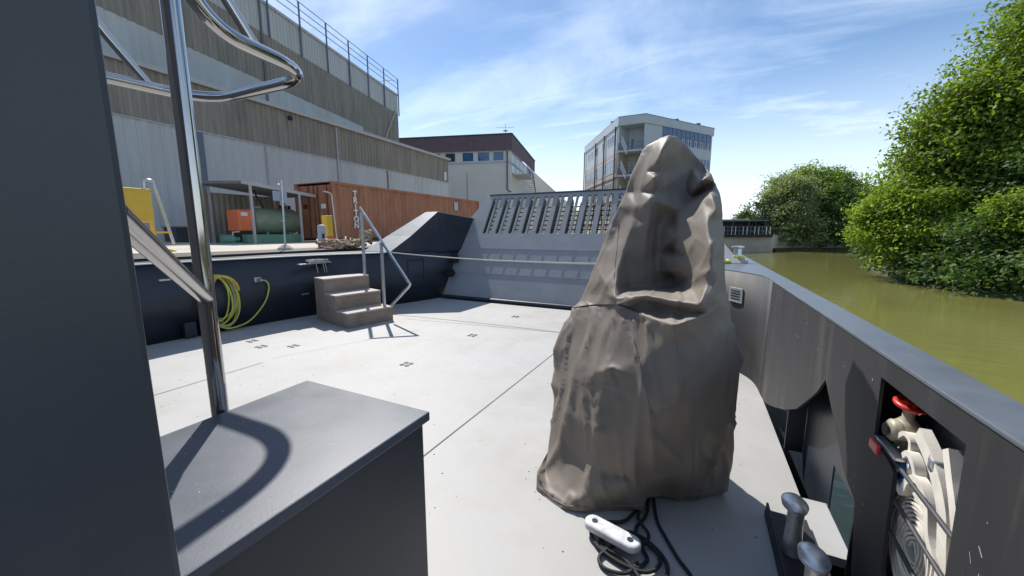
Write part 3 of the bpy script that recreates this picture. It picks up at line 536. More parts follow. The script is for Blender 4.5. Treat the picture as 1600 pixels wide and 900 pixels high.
COVER_F = [(56,58,62), (57,59,63), (56,63,59), (56,62,63), (0,65,1), (1,65,2), (0,54,65), (54,66,65), (61,64,67), (58,68,62), (62,68,69), (62,70,63), (62,69,70), (63,70,71), (51,73,52), (52,73,53), (53,73,54), (54,73,66), (50,74,51), (64,66,74), (64,74,67), (66,73,74), (51,74,73), (61,67,75), (61,75,68), (50,75,74), (67,74,75), (48,76,49), (68,76,69), (68,75,76), (49,77,50), (50,77,75), (75,77,76), (49,76,77), (47,78,48), (48,78,76), (69,76,78), (47,79,78), (69,80,70), (69,78,80), (78,79,80), (70,81,71), (70,80,81), (79,81,80), (71,84,72), (71,81,84), (81,82,84), (82,83,85), (82,85,84), (72,84,85), (79,86,81), (45,87,46), (46,87,86), (44,88,45), (45,88,87), (82,89,83), (87,88,89), (43,90,44), (44,90,88), (83,89,91), (88,91,89), (88,90,91), (46,92,47), (47,92,79), (79,92,86), (46,86,92), (81,93,82), (81,86,93), (86,87,93), (87,89,93), (82,93,89), (2,94,3), (2,65,94), (65,66,94), (64,95,66), (66,95,94), (3,96,4), (3,94,96), (94,95,96), (61,97,64), (64,97,95), (95,98,96), (95,97,98), (4,99,5), (4,96,99), (57,63,100), (63,71,100), (71,72,100), (96,98,102), (98,101,102), (96,102,99), (99,102,103), (5,104,6), (6,104,103), (5,99,104), (99,103,104), (102,106,103), (6,103,106), (101,106,102), (101,105,106), (6,107,7), (6,106,107), (98,108,101), (101,108,105), (55,109,58), (61,68,109), (61,109,97), (58,109,68), (97,109,98), (98,109,108), (108,109,110), (55,110,109), (105,111,106), (105,108,111), (108,110,111), (7,107,112), (106,112,107), (106,111,112), (7,113,8), (7,112,113), (111,113,112), (56,114,58), (55,58,114), (56,59,115), (60,116,100), (57,100,116), (110,117,111), (55,117,110), (55,114,117), (56,117,114), (8,118,9), (8,113,118), (111,118,113), (111,117,118), (56,115,119), (56,119,117), (117,120,118), (117,119,120), (9,118,120), (119,122,120), (119,121,122), (9,123,10), (9,120,123), (120,122,123), (10,123,122), (11,124,12), (10,124,11), (10,122,124), (57,125,59), (59,125,115), (115,125,119), (57,116,125), (116,121,125), (119,125,121), (72,85,126), (83,127,85), (85,127,126), (72,128,100), (72,126,128), (60,100,128), (60,128,129), (60,130,116), (60,129,130), (116,130,121), (121,130,131), (121,132,122), (122,132,124), (121,131,132), (83,91,133), (83,133,127), (126,127,134), (127,133,134), (126,135,128), (126,134,135), (128,136,129), (128,135,136), (129,137,130), (129,136,137), (130,138,131), (130,137,138), (131,139,132), (131,138,139), (12,124,140), (124,132,140), (132,139,140), (12,140,141), (134,142,135), (135,142,136), (136,143,137), (136,142,143), (137,144,138), (137,143,144), (138,145,139), (138,144,145), (139,145,146), (42,147,43), (43,148,90), (43,147,148), (90,148,91), (133,149,134), (91,149,133), (91,148,149), (134,150,142), (134,149,150), (142,150,151), (145,155,146), (145,154,155), (139,156,140), (140,156,141), (139,146,156), (146,155,156), (12,157,13), (12,141,157), (141,156,157), (142,158,143), (142,151,158), (143,158,144), (151,152,158), (152,153,158), (144,158,153), (144,159,145), (144,153,159), (153,154,159), (145,159,154), (40,160,41), (41,160,42), (42,160,147), (147,161,148), (147,160,161), (149,162,150), (150,162,151), (148,162,149), (148,161,162), (151,163,152), (151,162,163), (152,164,153), (152,163,164), (154,165,155), (153,165,154), (153,164,165), (13,166,14), (156,166,157), (13,157,166), (155,166,156), (155,165,166), (14,167,15), (14,166,167), (38,168,39), (39,168,40), (40,168,160), (160,169,161), (160,168,169), (161,170,162), (161,169,170), (162,170,163), (163,171,164), (163,170,171), (164,172,165), (164,171,172), (165,173,166), (166,173,167), (165,172,173), (15,174,16), (15,167,174), (167,173,174), (36,175,37), (37,175,38), (35,175,36), (38,176,168), (38,175,176), (168,176,169), (169,177,170), (169,176,177), (170,178,171), (170,177,178), (171,178,179), (176,179,177), (177,179,178), (171,180,172), (171,179,180), (172,181,173), (172,180,181), (173,182,174), (173,181,182), (16,183,17), (16,174,183), (174,182,183), (17,183,18), (34,184,35), (35,185,175), (35,184,185), (175,185,176), (176,186,179), (176,185,186), (179,187,180), (179,186,187), (180,188,181), (180,187,188), (181,189,182), (181,188,189), (182,190,183), (182,189,190), (18,183,191), (183,190,191), (18,191,19), (33,192,34), (34,192,184), (29,193,30), (184,194,185), (184,192,194), (185,194,186), (192,193,194), (186,195,187), (186,194,195), (187,195,196), (24,197,25), (25,197,196), (187,197,188), (187,196,197), (188,198,189), (188,197,198), (21,199,22), (189,199,190), (189,198,199), (190,200,191), (19,191,200), (19,200,20), (20,200,21), (21,200,199), (190,199,200), (23,201,24), (24,201,197), (197,201,198), (22,201,23), (22,199,201), (198,201,199), (25,202,26), (26,202,27), (25,196,202), (195,202,196), (193,203,194), (194,203,195), (27,203,28), (27,202,203), (195,203,202), (28,204,29), (29,204,193), (193,204,203), (28,203,204), (30,205,31), (31,205,32), (32,205,33), (30,193,205), (33,205,192), (192,205,193), (207,213,209), (208,214,210), (207,210,214), (207,214,213), (0,1,216), (1,2,216), (0,216,54), (54,216,217), (212,218,215), (209,213,219), (213,220,219), (213,214,221), (213,221,220), (214,222,221), (51,52,224), (52,53,224), (53,54,224), (54,217,224), (50,51,225), (215,225,217), (215,218,225), (217,225,224), (51,224,225), (212,226,218), (212,219,226), (50,225,226), (218,226,225), (48,49,227), (219,220,227), (219,227,226), (49,50,228), (50,226,228), (226,227,228), (49,228,227), (47,48,229), (48,227,229), (220,229,227), (47,229,230), (220,221,231), (220,231,229), (229,231,230), (221,222,232), (221,232,231), (230,231,232), (222,223,235), (222,235,232), (232,235,233), (233,236,234), (233,235,236), (223,236,235), (230,232,237), (45,46,238), (46,237,238), (44,45,239), (45,238,239), (233,234,240), (238,240,239), (43,44,241), (44,239,241), (234,242,240), (239,240,242), (239,242,241), (46,47,243), (47,230,243), (230,237,243), (46,243,237), (232,233,244), (232,244,237), (237,244,238), (238,244,240), (233,240,244), (2,3,245), (2,245,216), (216,245,217), (215,217,246), (217,245,246), (3,4,247), (3,247,245), (245,247,246), (212,215,248), (215,246,248), (246,247,249), (246,249,248), (4,5,250), (4,250,247), (208,251,214), (214,251,222), (222,251,223), (247,253,249), (249,253,252), (247,250,253), (250,254,253), (5,6,255), (6,254,255), (5,255,250), (250,255,254), (253,254,257), (6,257,254), (252,253,257), (252,257,256), (6,7,258), (6,258,257), (249,252,259), (252,256,259), (206,209,260), (212,260,219), (212,248,260), (209,219,260), (248,249,260), (249,259,260), (259,261,260), (206,260,261), (256,257,262), (256,262,259), (259,262,261), (7,263,258), (257,258,263), (257,263,262), (7,8,264), (7,264,263), (262,263,264), (207,209,265), (206,265,209), (207,266,210), (211,251,267), (208,267,251), (261,262,268), (206,261,268), (206,268,265), (207,265,268), (8,9,269), (8,269,264), (262,264,269), (262,269,268), (207,270,266), (207,268,270), (268,269,271), (268,271,270), (9,271,269), (270,271,273), (270,273,272), (9,10,274), (9,274,271), (271,274,273), (10,273,274), (11,12,275), (10,11,275), (10,275,273), (208,210,276), (210,266,276), (266,270,276), (208,276,267), (267,276,272), (270,272,276), (223,277,236), (234,236,278), (236,277,278), (223,251,279), (223,279,277), (211,279,251), (211,280,279), (211,267,281), (211,281,280), (267,272,281), (272,282,281), (272,273,283), (273,275,283), (272,283,282), (234,284,242), (234,278,284), (277,285,278), (278,285,284), (277,279,286), (277,286,285), (279,280,287), (279,287,286), (280,281,288), (280,288,287), (281,282,289), (281,289,288), (282,283,290), (282,290,289), (12,291,275), (275,291,283), (283,291,290), (12,292,291), (285,286,293), (286,287,293), (287,288,294), (287,294,293), (288,289,295), (288,295,294), (289,290,296), (289,296,295), (290,297,296), (42,43,298), (43,241,299), (43,299,298), (241,242,299), (284,285,300), (242,284,300), (242,300,299), (285,293,301), (285,301,300), (293,302,301), (296,297,306), (296,306,305), (290,291,307), (291,292,307), (290,307,297), (297,307,306), (12,13,308), (12,308,292), (292,308,307), (293,294,309), (293,309,302), (294,295,309), (302,309,303), (303,309,304), (295,304,309), (295,296,310), (295,310,304), (304,310,305), (296,305,310), (40,41,311), (41,42,311), (42,298,311), (298,299,312), (298,312,311), (300,301,313), (301,302,313), (299,300,313), (299,313,312), (302,303,314), (302,314,313), (303,304,315), (303,315,314), (305,306,316), (304,305,316), (304,316,315), (13,14,317), (307,308,317), (13,317,308), (306,307,317), (306,317,316), (14,15,318), (14,318,317), (38,39,319), (39,40,319), (40,311,319), (311,312,320), (311,320,319), (312,313,321), (312,321,320), (313,314,321), (314,315,322), (314,322,321), (315,316,323), (315,323,322), (316,317,324), (317,318,324), (316,324,323), (15,16,325), (15,325,318), (318,325,324), (36,37,326), (37,38,326), (35,36,326), (38,319,327), (38,327,326), (319,320,327), (320,321,328), (320,328,327), (321,322,329), (321,329,328), (322,330,329), (327,328,330), (328,329,330), (322,323,331), (322,331,330), (323,324,332), (323,332,331), (324,325,333), (324,333,332), (16,17,334), (16,334,325), (325,334,333), (17,18,334), (34,35,335), (35,326,336), (35,336,335), (326,327,336), (327,330,337), (327,337,336), (330,331,338), (330,338,337), (331,332,339), (331,339,338), (332,333,340), (332,340,339), (333,334,341), (333,341,340), (18,342,334), (334,342,341), (18,19,342), (33,34,343), (34,335,343), (335,336,345), (335,345,343), (336,337,345), (343,345,344), (337,338,346), (337,346,345), (338,347,346), (25,347,348), (338,339,348), (338,348,347), (339,340,349), (339,349,348), (340,341,350), (340,350,349), (341,342,351), (19,351,342), (19,20,351), (21,350,351), (341,351,350), (24,348,352), (348,349,352), (22,352,350), (349,350,352), (25,353,347), (346,347,353), (344,345,354), (345,346,354), (27,354,353), (346,353,354), (29,344,355), (344,354,355), (28,355,354), (32,33,356), (30,356,344), (33,343,356), (343,344,356)]

cv = thing('covered_deck_machine', (-0.2, 2.6, 0.0), 'tall deck machine under a creased taupe tarpaulin cover tied round the middle', 'covered machine')
me = bpy.data.meshes.new('tarpaulin'); oc = Vector((-0.2, 2.6, 0.0))
me.from_pydata([tuple(Vector(v) - oc) for v in COVER_V], [], COVER_F); me.update()
tarp = link_mesh('tarpaulin', me, M['tarp'], cv, smooth=True)
bm = bmesh.new(); bm.from_mesh(me)
def relax(bm, it, f):
    for _ in range(it):
        new = {}
        for v in bm.verts:
            if v.is_boundary: continue
            a = Vector((0, 0, 0))
            for e in v.link_edges: a += e.other_vert(v).co
            new[v] = v.co.lerp(a / len(v.link_edges), f)
        for v, c in new.items(): v.co = c
for lev in range(3):
    bmesh.ops.subdivide_edges(bm, edges=bm.edges[:], cuts=1, use_grid_fill=True)
    if lev == 0: relax(bm, 1, 0.15)
relax(bm, 3, 0.5)
bm.normal_update()
FOLDS = [(0.022, 0.0169, [(-0.0756, 0.222), (-0.0947, 0.1831), (-0.1045, 0.1243), (-0.109, 0.0405), (-0.1175, -0.0621)]),
         (-0.014, 0.0119, [(-0.0804, 0.1819), (-0.084, 0.0932), (-0.0751, -0.0139), (-0.0514, -0.1231)]),
         (0.012, 0.0119, [(-0.0932, 0.0479), (-0.1001, -0.0457), (-0.0925, -0.1336)]),
         (0.016, 0.0119, [(-0.1467, 0.0334), (-0.1708, -0.0636), (-0.1836, -0.1478)]),
         (0.018, 0.0136, [(-0.1069, 0.1959), (-0.1272, 0.1332), (-0.1443, 0.0491), (-0.1747, -0.0472)]),
         (0.03, 0.0153, [(-0.1768, -0.1916), (-0.1195, -0.2102), (-0.0392, -0.2318)]),
         (0.03, 0.0136, [(-0.1768, -0.1916), (-0.1063, -0.1624), (-0.0458, -0.1691), (0.0157, -0.1751)]),
         (-0.03, 0.0136, [(-0.1684, -0.1978), (-0.074, -0.196), (-0.0261, -0.2077)]),
         (0.012, 0.0136, [(-0.177, -0.1882), (-0.225, -0.1161), (-0.2471, -0.0692)]),
         (0.018, 0.0119, [(-0.1716, -0.1981), (-0.1491, -0.2647), (-0.1129, -0.3467), (-0.079, -0.4821)]),
         (0.014, 0.0169, [(-0.1814, -0.2024), (-0.2154, -0.2905), (-0.2381, -0.4039), (-0.2719, -0.5061)]),
         (0.028, 0.0119, [(-0.042, 0.0543), (-0.0426, -0.029), (-0.0384, -0.1224)]),
         (0.022, 0.0119, [(-0.022, -0.134), (0.0176, -0.1007), (0.0371, -0.0907)]),
         (0.02, 0.0102, [(0.0157, -0.1751), (0.028, -0.1338), (0.0326, -0.103)]),
         (0.01, 0.0102, [(-0.0208, -0.0624), (-0.0057, -0.0165), (0.0225, -0.0341)]),
         (-0.022, 0.0136, [(0.027, 0.0336), (0.0367, -0.0103), (0.0529, -0.0365)]),
         (0.028, 0.0085, [(-0.0128, 0.093), (-0.0047, 0.1114), (0.0167, 0.1259), (0.0294, 0.111)]),
         (0.03, 0.0136, [(-0.0392, -0.2318), (0.0071, -0.2139), (0.0629, -0.1741)]),
         (0.014, 0.0136, [(-0.2297, -0.3876), (-0.1816, -0.3667), (-0.1355, -0.3859)]),
         (0.018, 0.0119, [(-0.0743, -0.4811), (-0.0164, -0.4161), (-0.0161, -0.348), (-0.0357, -0.2925)]),
         (0.022, 0.0102, [(-0.079, -0.4821), (-0.0609, -0.6425)]),
         (0.014, 0.0102, [(-0.2024, -0.5578), (-0.2711, -0.5353), (-0.3195, -0.5164)]),
         (0.014, 0.0136, [(-0.2059, -0.5587), (-0.222, -0.4573), (-0.1975, -0.4005)]),
         (-0.03, 0.0153, [(-0.1923, -0.6863), (-0.1225, -0.6728), (-0.0658, -0.6421), (-0.0013, -0.6153)]),
         (0.026, 0.0136, [(-0.095, -0.7181), (-0.0489, -0.6575), (-0.0006, -0.6278)]),
         (0.022, 0.0136, [(-0.0681, -0.5374), (-0.0059, -0.5895), (0.0582, -0.617)]),
         (0.016, 0.0169, [(0.0896, -0.2671), (0.0442, -0.3707), (0.009, -0.4451)]),
         (0.014, 0.0136, [(-0.3556, -0.4881), (-0.317, -0.6371), (-0.3386, -0.7693)]),
         (0.016, 0.0153, [(-0.2935, -0.6308), (-0.3041, -0.5131), (-0.2945, -0.3568), (-0.2736, -0.2432)]),
         (0.022, 0.0119, [(-0.3976, -0.749), (-0.3716, -0.7908), (-0.297, -0.8196)]),
         (-0.022, 0.0169, [(0.066, -0.18), (0.0436, -0.2416), (0.0312, -0.3237)]),
         (0.014, 0.0153, [(0.0984, -0.2972), (0.1014, -0.4414), (0.0829, -0.6024)]),
         (0.014, 0.0119, [(-0.2105, -0.0513), (-0.2295, -0.1335), (-0.2626, -0.1883)]),
         (0.012, 0.0136, [(0.0204, -0.309), (-0.0155, -0.3817), (-0.0472, -0.4049)]),
         (0.012, 0.0102, [(-0.0057, -0.2345), (0.0321, -0.2749), (0.0638, -0.3346)]),
         (0.014, 0.0119, [(-0.2881, -0.2447), (-0.3234, -0.3327), (-0.3417, -0.3833)])]

disp = {}
eye = Vector((0, 0, 1.65))
for v in bm.verts:
    p = v.co + oc
    q = p + noise.noise_vector(p * 2.1) * 0.10
    a = abs(noise.noise(Vector((q.x * 6.5 + q.z * (1.0 if p.z < 1.15 else -2.4), q.y * 2.0, q.z * 0.9))))
    b = abs(noise.noise(Vector((q.x * 11.0 - q.z * 5, q.y * 6, q.z * 8 + q.x * 5))))
    e = 1.0 if not v.is_boundary else 0.2
    off = v.normal * ((0.10 - min(a, 0.10)) * (0.14 if p.z < 1.15 else 0.05) + (0.04 - min(b, 0.04)) * 0.05) * e
    th = math.atan2(p.x + 0.2, 2.65 - p.y)
    low_part = max(0.0, min(1.0, (1.12 - p.z) / 0.8))
    pleat = abs(math.sin(th * 6.5 + 1.6 * noise.noise(Vector((th * 1.3, p.z * 0.9, 4.0)))))
    off += v.normal * ((1 - pleat) ** 2.5 * 0.024 * (0.35 + 0.65 * low_part) - 0.004) * e * max(0.0, min(1.0, (1.25 - p.z) / 0.15))
    if v.normal.dot(eye - p) > 0 and p.y > 0.5:
        A_, E_ = p.x / p.y, (p.z - 1.65) / p.y; tot = 0.0
        for amp, wd, pts in FOLDS:
            best = 9.0; tt = 0.0; nseg = len(pts) - 1
            for k in range(nseg):
                (x0, y0), (x1, y1) = pts[k], pts[k + 1]; dx_, dy_ = x1 - x0, y1 - y0
                t = max(0.0, min(1.0, ((A_ - x0) * dx_ + (E_ - y0) * dy_) / (dx_ * dx_ + dy_ * dy_)))
                dd = math.hypot(A_ - x0 - t * dx_, E_ - y0 - t * dy_)
                if dd < best: best = dd; tt = (k + t) / nseg
            if best < wd * 3.5:
                tot += 1.6 * amp * (math.exp(-best / (wd * .75)) - 0.01) * (0.45 + 0.55 * math.sin(math.pi * min(1, .15 + tt)))
        off += (eye - p).normalized() * tot * e
    disp[v] = off
for v, d_ in disp.items():
    v.co += d_
    if v.co.z < 0.004: v.co.z = 0.004
bm.to_mesh(me); bm.free()
me.polygons.foreach_set('use_smooth', [True] * len(me.polygons))

# ================================================================== LAST LINE
# surface finder for cords and seams lying on the tarpaulin
from mathutils.bvhtree import BVHTree
bvh = BVHTree.FromPolygons([v.co + oc for v in me.vertices], [tuple(p.vertices) for p in me.polygons])
def on_tarp(a, e):                       # horizontal bearing and slope seen from the deck side
    d_ = Vector((a, 1.0, e)).normalized(); h = bvh.ray_cast(Vector((0, 0, 1.65)), d_)
    return h[0] if h[0] is not None else None
def cord(pts, n=14, off=0.006):
    out = []
    for (a0, e0), (a1, e1) in zip(pts[:-1], pts[1:]):
        for k in range(n):
            t = k / n; h = on_tarp(a0 + (a1 - a0) * t, e0 + (e1 - e0) * t)
            if h is not None: out.append(h - (h - Vector((0, 0, 1.65))).normalized() * off)
    sm_ = [out[0]] + [(out[i - 1] + out[i] * 2 + out[i + 1]) / 4 for i in range(1, len(out) - 1)] + [out[-1]]
    return sm_
MB().tube(cord([(-0.2963, -0.2109), (-0.2675, -0.203), (-0.236, -0.1967), (-0.2052, -0.1941), (-0.1752, -0.1915), (-0.1439, -0.199), (-0.1148, -0.2098)]), .0035, 6).build('tie_cord', M['black'], cv, smooth=True)
MB().tube(cord([(-0.1822, 0.0178), (-0.1847, -0.0392), (-0.1876, -0.089), (-0.1892, -0.1312), (-0.1806, -0.1817)], off=.001), .0035, 6).build('seam', M['tarp'], cv, smooth=True)
MB().tube(cord([(-0.1642, -0.218), (-0.1322, -0.2799), (-0.1129, -0.3467), (-0.0936, -0.4138), (-0.079, -0.4821), (-0.0696, -0.5707)], off=.001), .003, 6).build('seam', M['tarp'], cv, smooth=True)
MB().tube(cord([(-0.3864, -0.7934), (-0.3461, -0.8149), (-0.305, -0.8224), (-0.2348, -0.8042), (-0.162, -0.7726), (-0.0935, -0.7488), (-0.0755, -0.7078), (-0.0376, -0.6877), (0.003, -0.6873), (0.0582, -0.6598), (0.0936, -0.6341)], off=.001), .0045, 6).build('hem', M['tarp'], cv, smooth=True)
MB().tube(cord([(-0.0388, -0.2383), (-0.0225, -0.3155), (0.0011, -0.4125), (0.0203, -0.5291), (0.0252, -0.6525)], off=.0005), .003, 6).build('seam', M['tarp'], cv, smooth=True)
# ---- wooden steps
ex = Vector((-.97, .235, 0)); ey = Vector((.235, .97, 0)); so = Vector((-5.24, 4.41, 0))
def sp_(a, b, z): return so + ex * a + ey * b + Vector((0, 0, z))
st = thing('boarding_steps', so, 'brown plywood three step boarding block with a bent steel handrail against the dark wall', 'steps')
rotm = Matrix((ex, ey, Vector((0, 0, 1)))).transposed()
for i, h in enumerate((.265, .53, .795)):
    a0 = .39 * i
    MB().box(sp_(a0 + .012, .43, (h - .03) / 2 + (0 if i == 0 else 0)), (.022, .86, h - .03), rotm).build('riser', M['wood'], st, bevel=.002)
    MB().box(sp_(a0 + .20, .43, h - .014), (.42 if i < 2 else .39, .88, .028), rotm).build('tread', M['woodtop'], st, bevel=.004)
for b in (.0, .86):
    prof = [(0.0, 0.002), (1.17, 0.002), (1.17, .766), (.78, .766), (.78, .50), (.39, .50), (.39, .236), (0.0, .236)]
    mb = MB(); vs = [sp_(a + .001, b - .011, z) for a, z in prof] + [sp_(a + .001, b + .011, z) for a, z in prof]; n = 8
    mb.add(vs, [tuple(range(n)), tuple(range(2 * n - 1, n - 1, -1))] + [(i, (i + 1) % n, n + (i + 1) % n, n + i) for i in range(n)])
    mb.build('side_panel', M['wood'], st)
hr = MB().bar(sp_(.80, .80, .80), sp_(.80, .80, 2.0), .045).build('handrail', M['galv'], st, bevel=.004)
MB().bar(sp_(.16, .80, .27), sp_(.16, .80, 1.45), .045).build('rail_post', M['galv'], hr, bevel=.004)
MB().tube([sp_(.84, .80, 2.10), sp_(-.62, .80, .79), sp_(-.68, .80, .74), sp_(-.64, .80, .70), sp_(-.08, .80, .30)], .024, 12).build('rail_tube', M['galv'], hr, smooth=True)
MB().tube([sp_(.1, .80, 1.43), sp_(-.60, .80, .80)], .027, 12).build('rail_sleeve', M['blue'] if False else M['railgrey'], hr, smooth=True)

# ---- hose coil on the port wall
hc = thing('hose_coil', (-6.98, 3.4, 0.9), 'yellow and pale green hose coil hanging on the dark port wall beside the post', 'hose')
for k in range(9):
    r1 = .21 + random.uniform(-.03, .03); r2 = .40 + random.uniform(-.05, .04); cy = 3.36 + random.uniform(-.06, .07); cz = .92 - r2
    pts = [(-6.99 + .012 * k + .02 * math.sin(3 * t + k), cy + r1 * math.sin(t) * (1 + .12 * math.sin(t * .5 + k)), cz + r2 * math.cos(t)) for t in np.linspace(0, 2 * math.pi, 40)]
    MB().tube(pts, .0135, 8).build('hose_loop', M['yellowhose'] if k % 3 else M['palehose'], hc, smooth=True)
MB().tube(spline([(-6.93, 3.3, .12), (-6.88, 3.45, .05), (-6.86, 3.75, .12), (-6.86, 4.02, .38), (-6.86, 4.12, .62), (-6.87, 4.10, .76), (-6.88, 4.0, .79)], 8), .0135, 8).build('hose_tail', M['yellowhose'], hc, smooth=True)
MB().tube(spline([(-6.97, 3.1, .90), (-6.93, 3.3, .94), (-6.90, 3.5, .90), (-6.90, 3.62, .78), (-6.92, 3.66, .66)], 8), .02, 8).build('hose_end', M['yellow'], hc, smooth=True)
wc = MB().box((-6.93, 3.98, .80), (.05, .12, .09)).build('water_connector', M['galv'], boat, bevel=.01)
MB().lathe((-6.90, 3.98, .80), [(.03, 0), (.03, .05), (.022, .08)], 14, 'X').build('connector_spout', M['galv'], wc, smooth=True)

# ---- bundle of light line on a small bracket
br = MB().box((-6.66, 4.93, 1.03), (.10, .70, .018)).build('wall_bracket', M['galv'], boat, bevel=.003)
mb = MB(); r_ = random.Random(3)
for k in range(9):
    pts = [(-6.64 + r_.uniform(-.04, .05), 4.72 + r_.random() * .5, 1.05 + r_.random() * .06) for _ in range(6)]; mb.tube(spline(pts, 5), .007, 6)
for y in (4.9, 5.05, 5.1): mb.tube(spline([(-6.6, y, 1.06), (-6.58, y + .01, .9), (-6.59, y + .03, .84)], 4), .005, 6)
tag(mb.build('tangled_line', M['rope'], None, smooth=True), 'tangled thin white line lying on the wall bracket behind the wooden steps', 'rope')
# ---- line stretched across the bow
pts = [(-6.22, 6.30, 1.195), (-5.6, 6.33, 1.16), (-4.9, 6.36, 1.13), (-3.8, 6.4, 1.095), (-2.6, 6.42, 1.09), (-1.5, 6.45, 1.10), (-.4, 6.5, 1.17), (0.52, 6.55, 1.27)]
tag(MB().tube(spline(pts, 6), .011, 8).build('mooring_line', M['rope'], None, smooth=True), 'thin pale mooring line stretched across the deck in front of the bow ramp', 'rope')
mb = MB()
mb.tube(spline([(.45, 6.5, 1.22), (.33, 6.42, 1.205), (.28, 6.3, 1.20), (.34, 6.25, 1.21), (.44, 6.36, 1.21), (.40, 6.5, 1.23), (.5, 6.62, 1.24), (.62, 6.6, 1.25), (.62, 6.5, 1.26), (.5, 6.48, 1.27)], 6), .024, 8)
tag(mb.build('yellow_rope', M['yellowhose'], None, smooth=True), 'short pale yellow rope wound at the foot of the bow bollard', 'rope')

# ---- cable tangle and white float at the foot of the cover
mb = MB()
loops = [[(-.17, 2.30, .03), (-.16, 2.12, .02), (-.20, 1.98, .02), (-.16, 1.88, .015), (-.12, 1.80, .015), (-.18, 1.72, .015), (-.30, 1.74, .015), (-.36, 1.82, .02), (-.30, 1.90, .03), (-.2, 1.93, .03), (-.1, 1.90, .02), (-.03, 1.82, .015), (-.03, 1.70, .015), (-.08, 1.6, .015)],
         [(-.14, 2.28, .03), (-.10, 2.10, .015), (-.04, 1.98, .015), (.02, 1.88, .012), (.08, 1.80, .012), (.11, 1.70, .012), (.12, 1.55, .012)],
         [(-.2, 2.2, .03), (-.26, 2.02, .02), (-.38, 1.95, .015), (-.42, 1.86, .015), (-.36, 1.77, .02), (-.24, 1.72, .02), (-.12, 1.72, .02), (-.06, 1.8, .02), (-.1, 1.88, .025), (-.22, 1.9, .025), (-.34, 1.86, .02), (-.33, 1.78, .02), (-.22, 1.75, .02), (-.1, 1.64, .015)],
         [(-.19, 2.22, .02), (-.2, 2.06, .03), (-.13, 1.95, .03), (-.17, 1.86, .03), (-.27, 1.82, .03), (-.34, 1.72, .015), (-.3, 1.66, .015), (-.2, 1.68, .015), (-.16, 1.76, .02)]]
for l in loops: mb.tube(spline(l, 8), .0095, 8)
tag(mb.build('black_cable', M['blackrope'], None, smooth=True), 'tangle of thin black rope on the deck at the foot of the tarpaulin', 'rope')
slab = MB(); tilt = math.atan2(-.06, .24); middle = Vector((-.305, 1.84, .062)); along = Vector((math.cos(tilt), math.sin(tilt), 0)); across = Vector((-math.sin(tilt), math.cos(tilt), 0))
rim = []
for k in range(13):
    t = math.pi / 2 + math.pi * k / 12
    rim.append((-.105 + .05 * math.cos(t), .05 * math.sin(t)))
for k in range(13):
    t = -math.pi / 2 + math.pi * k / 12
    rim.append((.105 + .05 * math.cos(t), .05 * math.sin(t)))
vs = [middle + along * a + across * b + Vector((0, 0, z)) for z in (-.022, .022) for a, b in rim]
n = len(rim)
slab.add(vs, [tuple(range(n - 1, -1, -1)), tuple(range(n, 2 * n))] + [(i, (i + 1) % n, n + (i + 1) % n, n + i) for i in range(n)])
block = slab.build('rope_float', M['float'], None, smooth=True, bevel=.014, seg=3)
tag(block, 'scuffed oblong white float with two holes lying on the black rope', 'float')
for a in (-.1, .1):
    MB().lathe(middle + along * a + Vector((0, 0, .022)), [(.016, 0), (.016, .002)], 16).build('opening', M['black'], block)

# ---- fire hose locker inside the starboard bulwark
valve = thing('fire_hydrant_valve', (0.755, 1.86, 0.80), 'cream bronze hydrant valve with a red handwheel in the bulwark opening', 'valve')
MB().lathe((0.755, 1.84, .80), [(.05, 0), (.05, .015), (.028, .02), (.028, .06), (.045, .075), (.045, .13), (.03, .145), (.018, .16), (.018, .20)], 22).build('valve_body', M['bronze'], valve, smooth=True)
MB().lathe((0.70, 1.83, .905), [(.032, 0), (.042, .01), (.042, .03), (.034, .035), (.034, .06)], 22, 'X').build('outlet', M['bronze'], valve, smooth=True)
MB().lathe((0.690, 1.83, .905), [(.024, 0), (.024, .003)], 20, 'X').build('outlet_bore', M['black'], valve)
mb = MB(); ring = [(0.755 + .038 * math.cos(t), 1.84 + .047 * math.sin(t), 1.012 + .008 * math.sin(t)) for t in np.linspace(0, 2 * math.pi, 30)]
mb.tube(ring, .010, 10)
for k in range(3):
    a = 2 * math.pi * k / 3; mb.bar((0.755, 1.84, 1.012), (0.755 + .037 * math.cos(a), 1.84 + .045 * math.sin(a), 1.012), .014, .01)
mb.lathe((0.755, 1.84, .995), [(.018, 0), (.018, .03)], 12).build('handwheel', M['red'], valve, smooth=True)
hoz = thing('fire_hose', (0.75, 1.6, 0.42), 'flat white canvas fire hose rolled into a spiral behind the rack bars', 'hose')
mb = MB(); n = 520; turns = 13; vs = []; hw = .033
for i in range(n):
    t = i / (n - 1); a = t * turns * 2 * math.pi; r = .022 + t * .165 + .0015 * math.sin(a * 3.1)
    y = 1.60 + r * math.cos(a) * .92; z = .585 + r * math.sin(a) * 1.12
    wob = .004 * math.sin(a * 1.7 + t * 9)
    for dx_, dr in ((-.033, 0), (-.033, .0068), (.033, .0068), (.033, 0)):
        vs.append((0.752 + dx_ + wob, y + dr * math.cos(a), z + dr * math.sin(a)))
fs = [(4 * i + k, 4 * i + (k + 1) % 4, 4 * (i + 1) + (k + 1) % 4, 4 * (i + 1) + k) for i in range(n - 1) for k in range(4)]
mb.add(vs, fs).build('rolled_hose', M['canvas'], hoz)
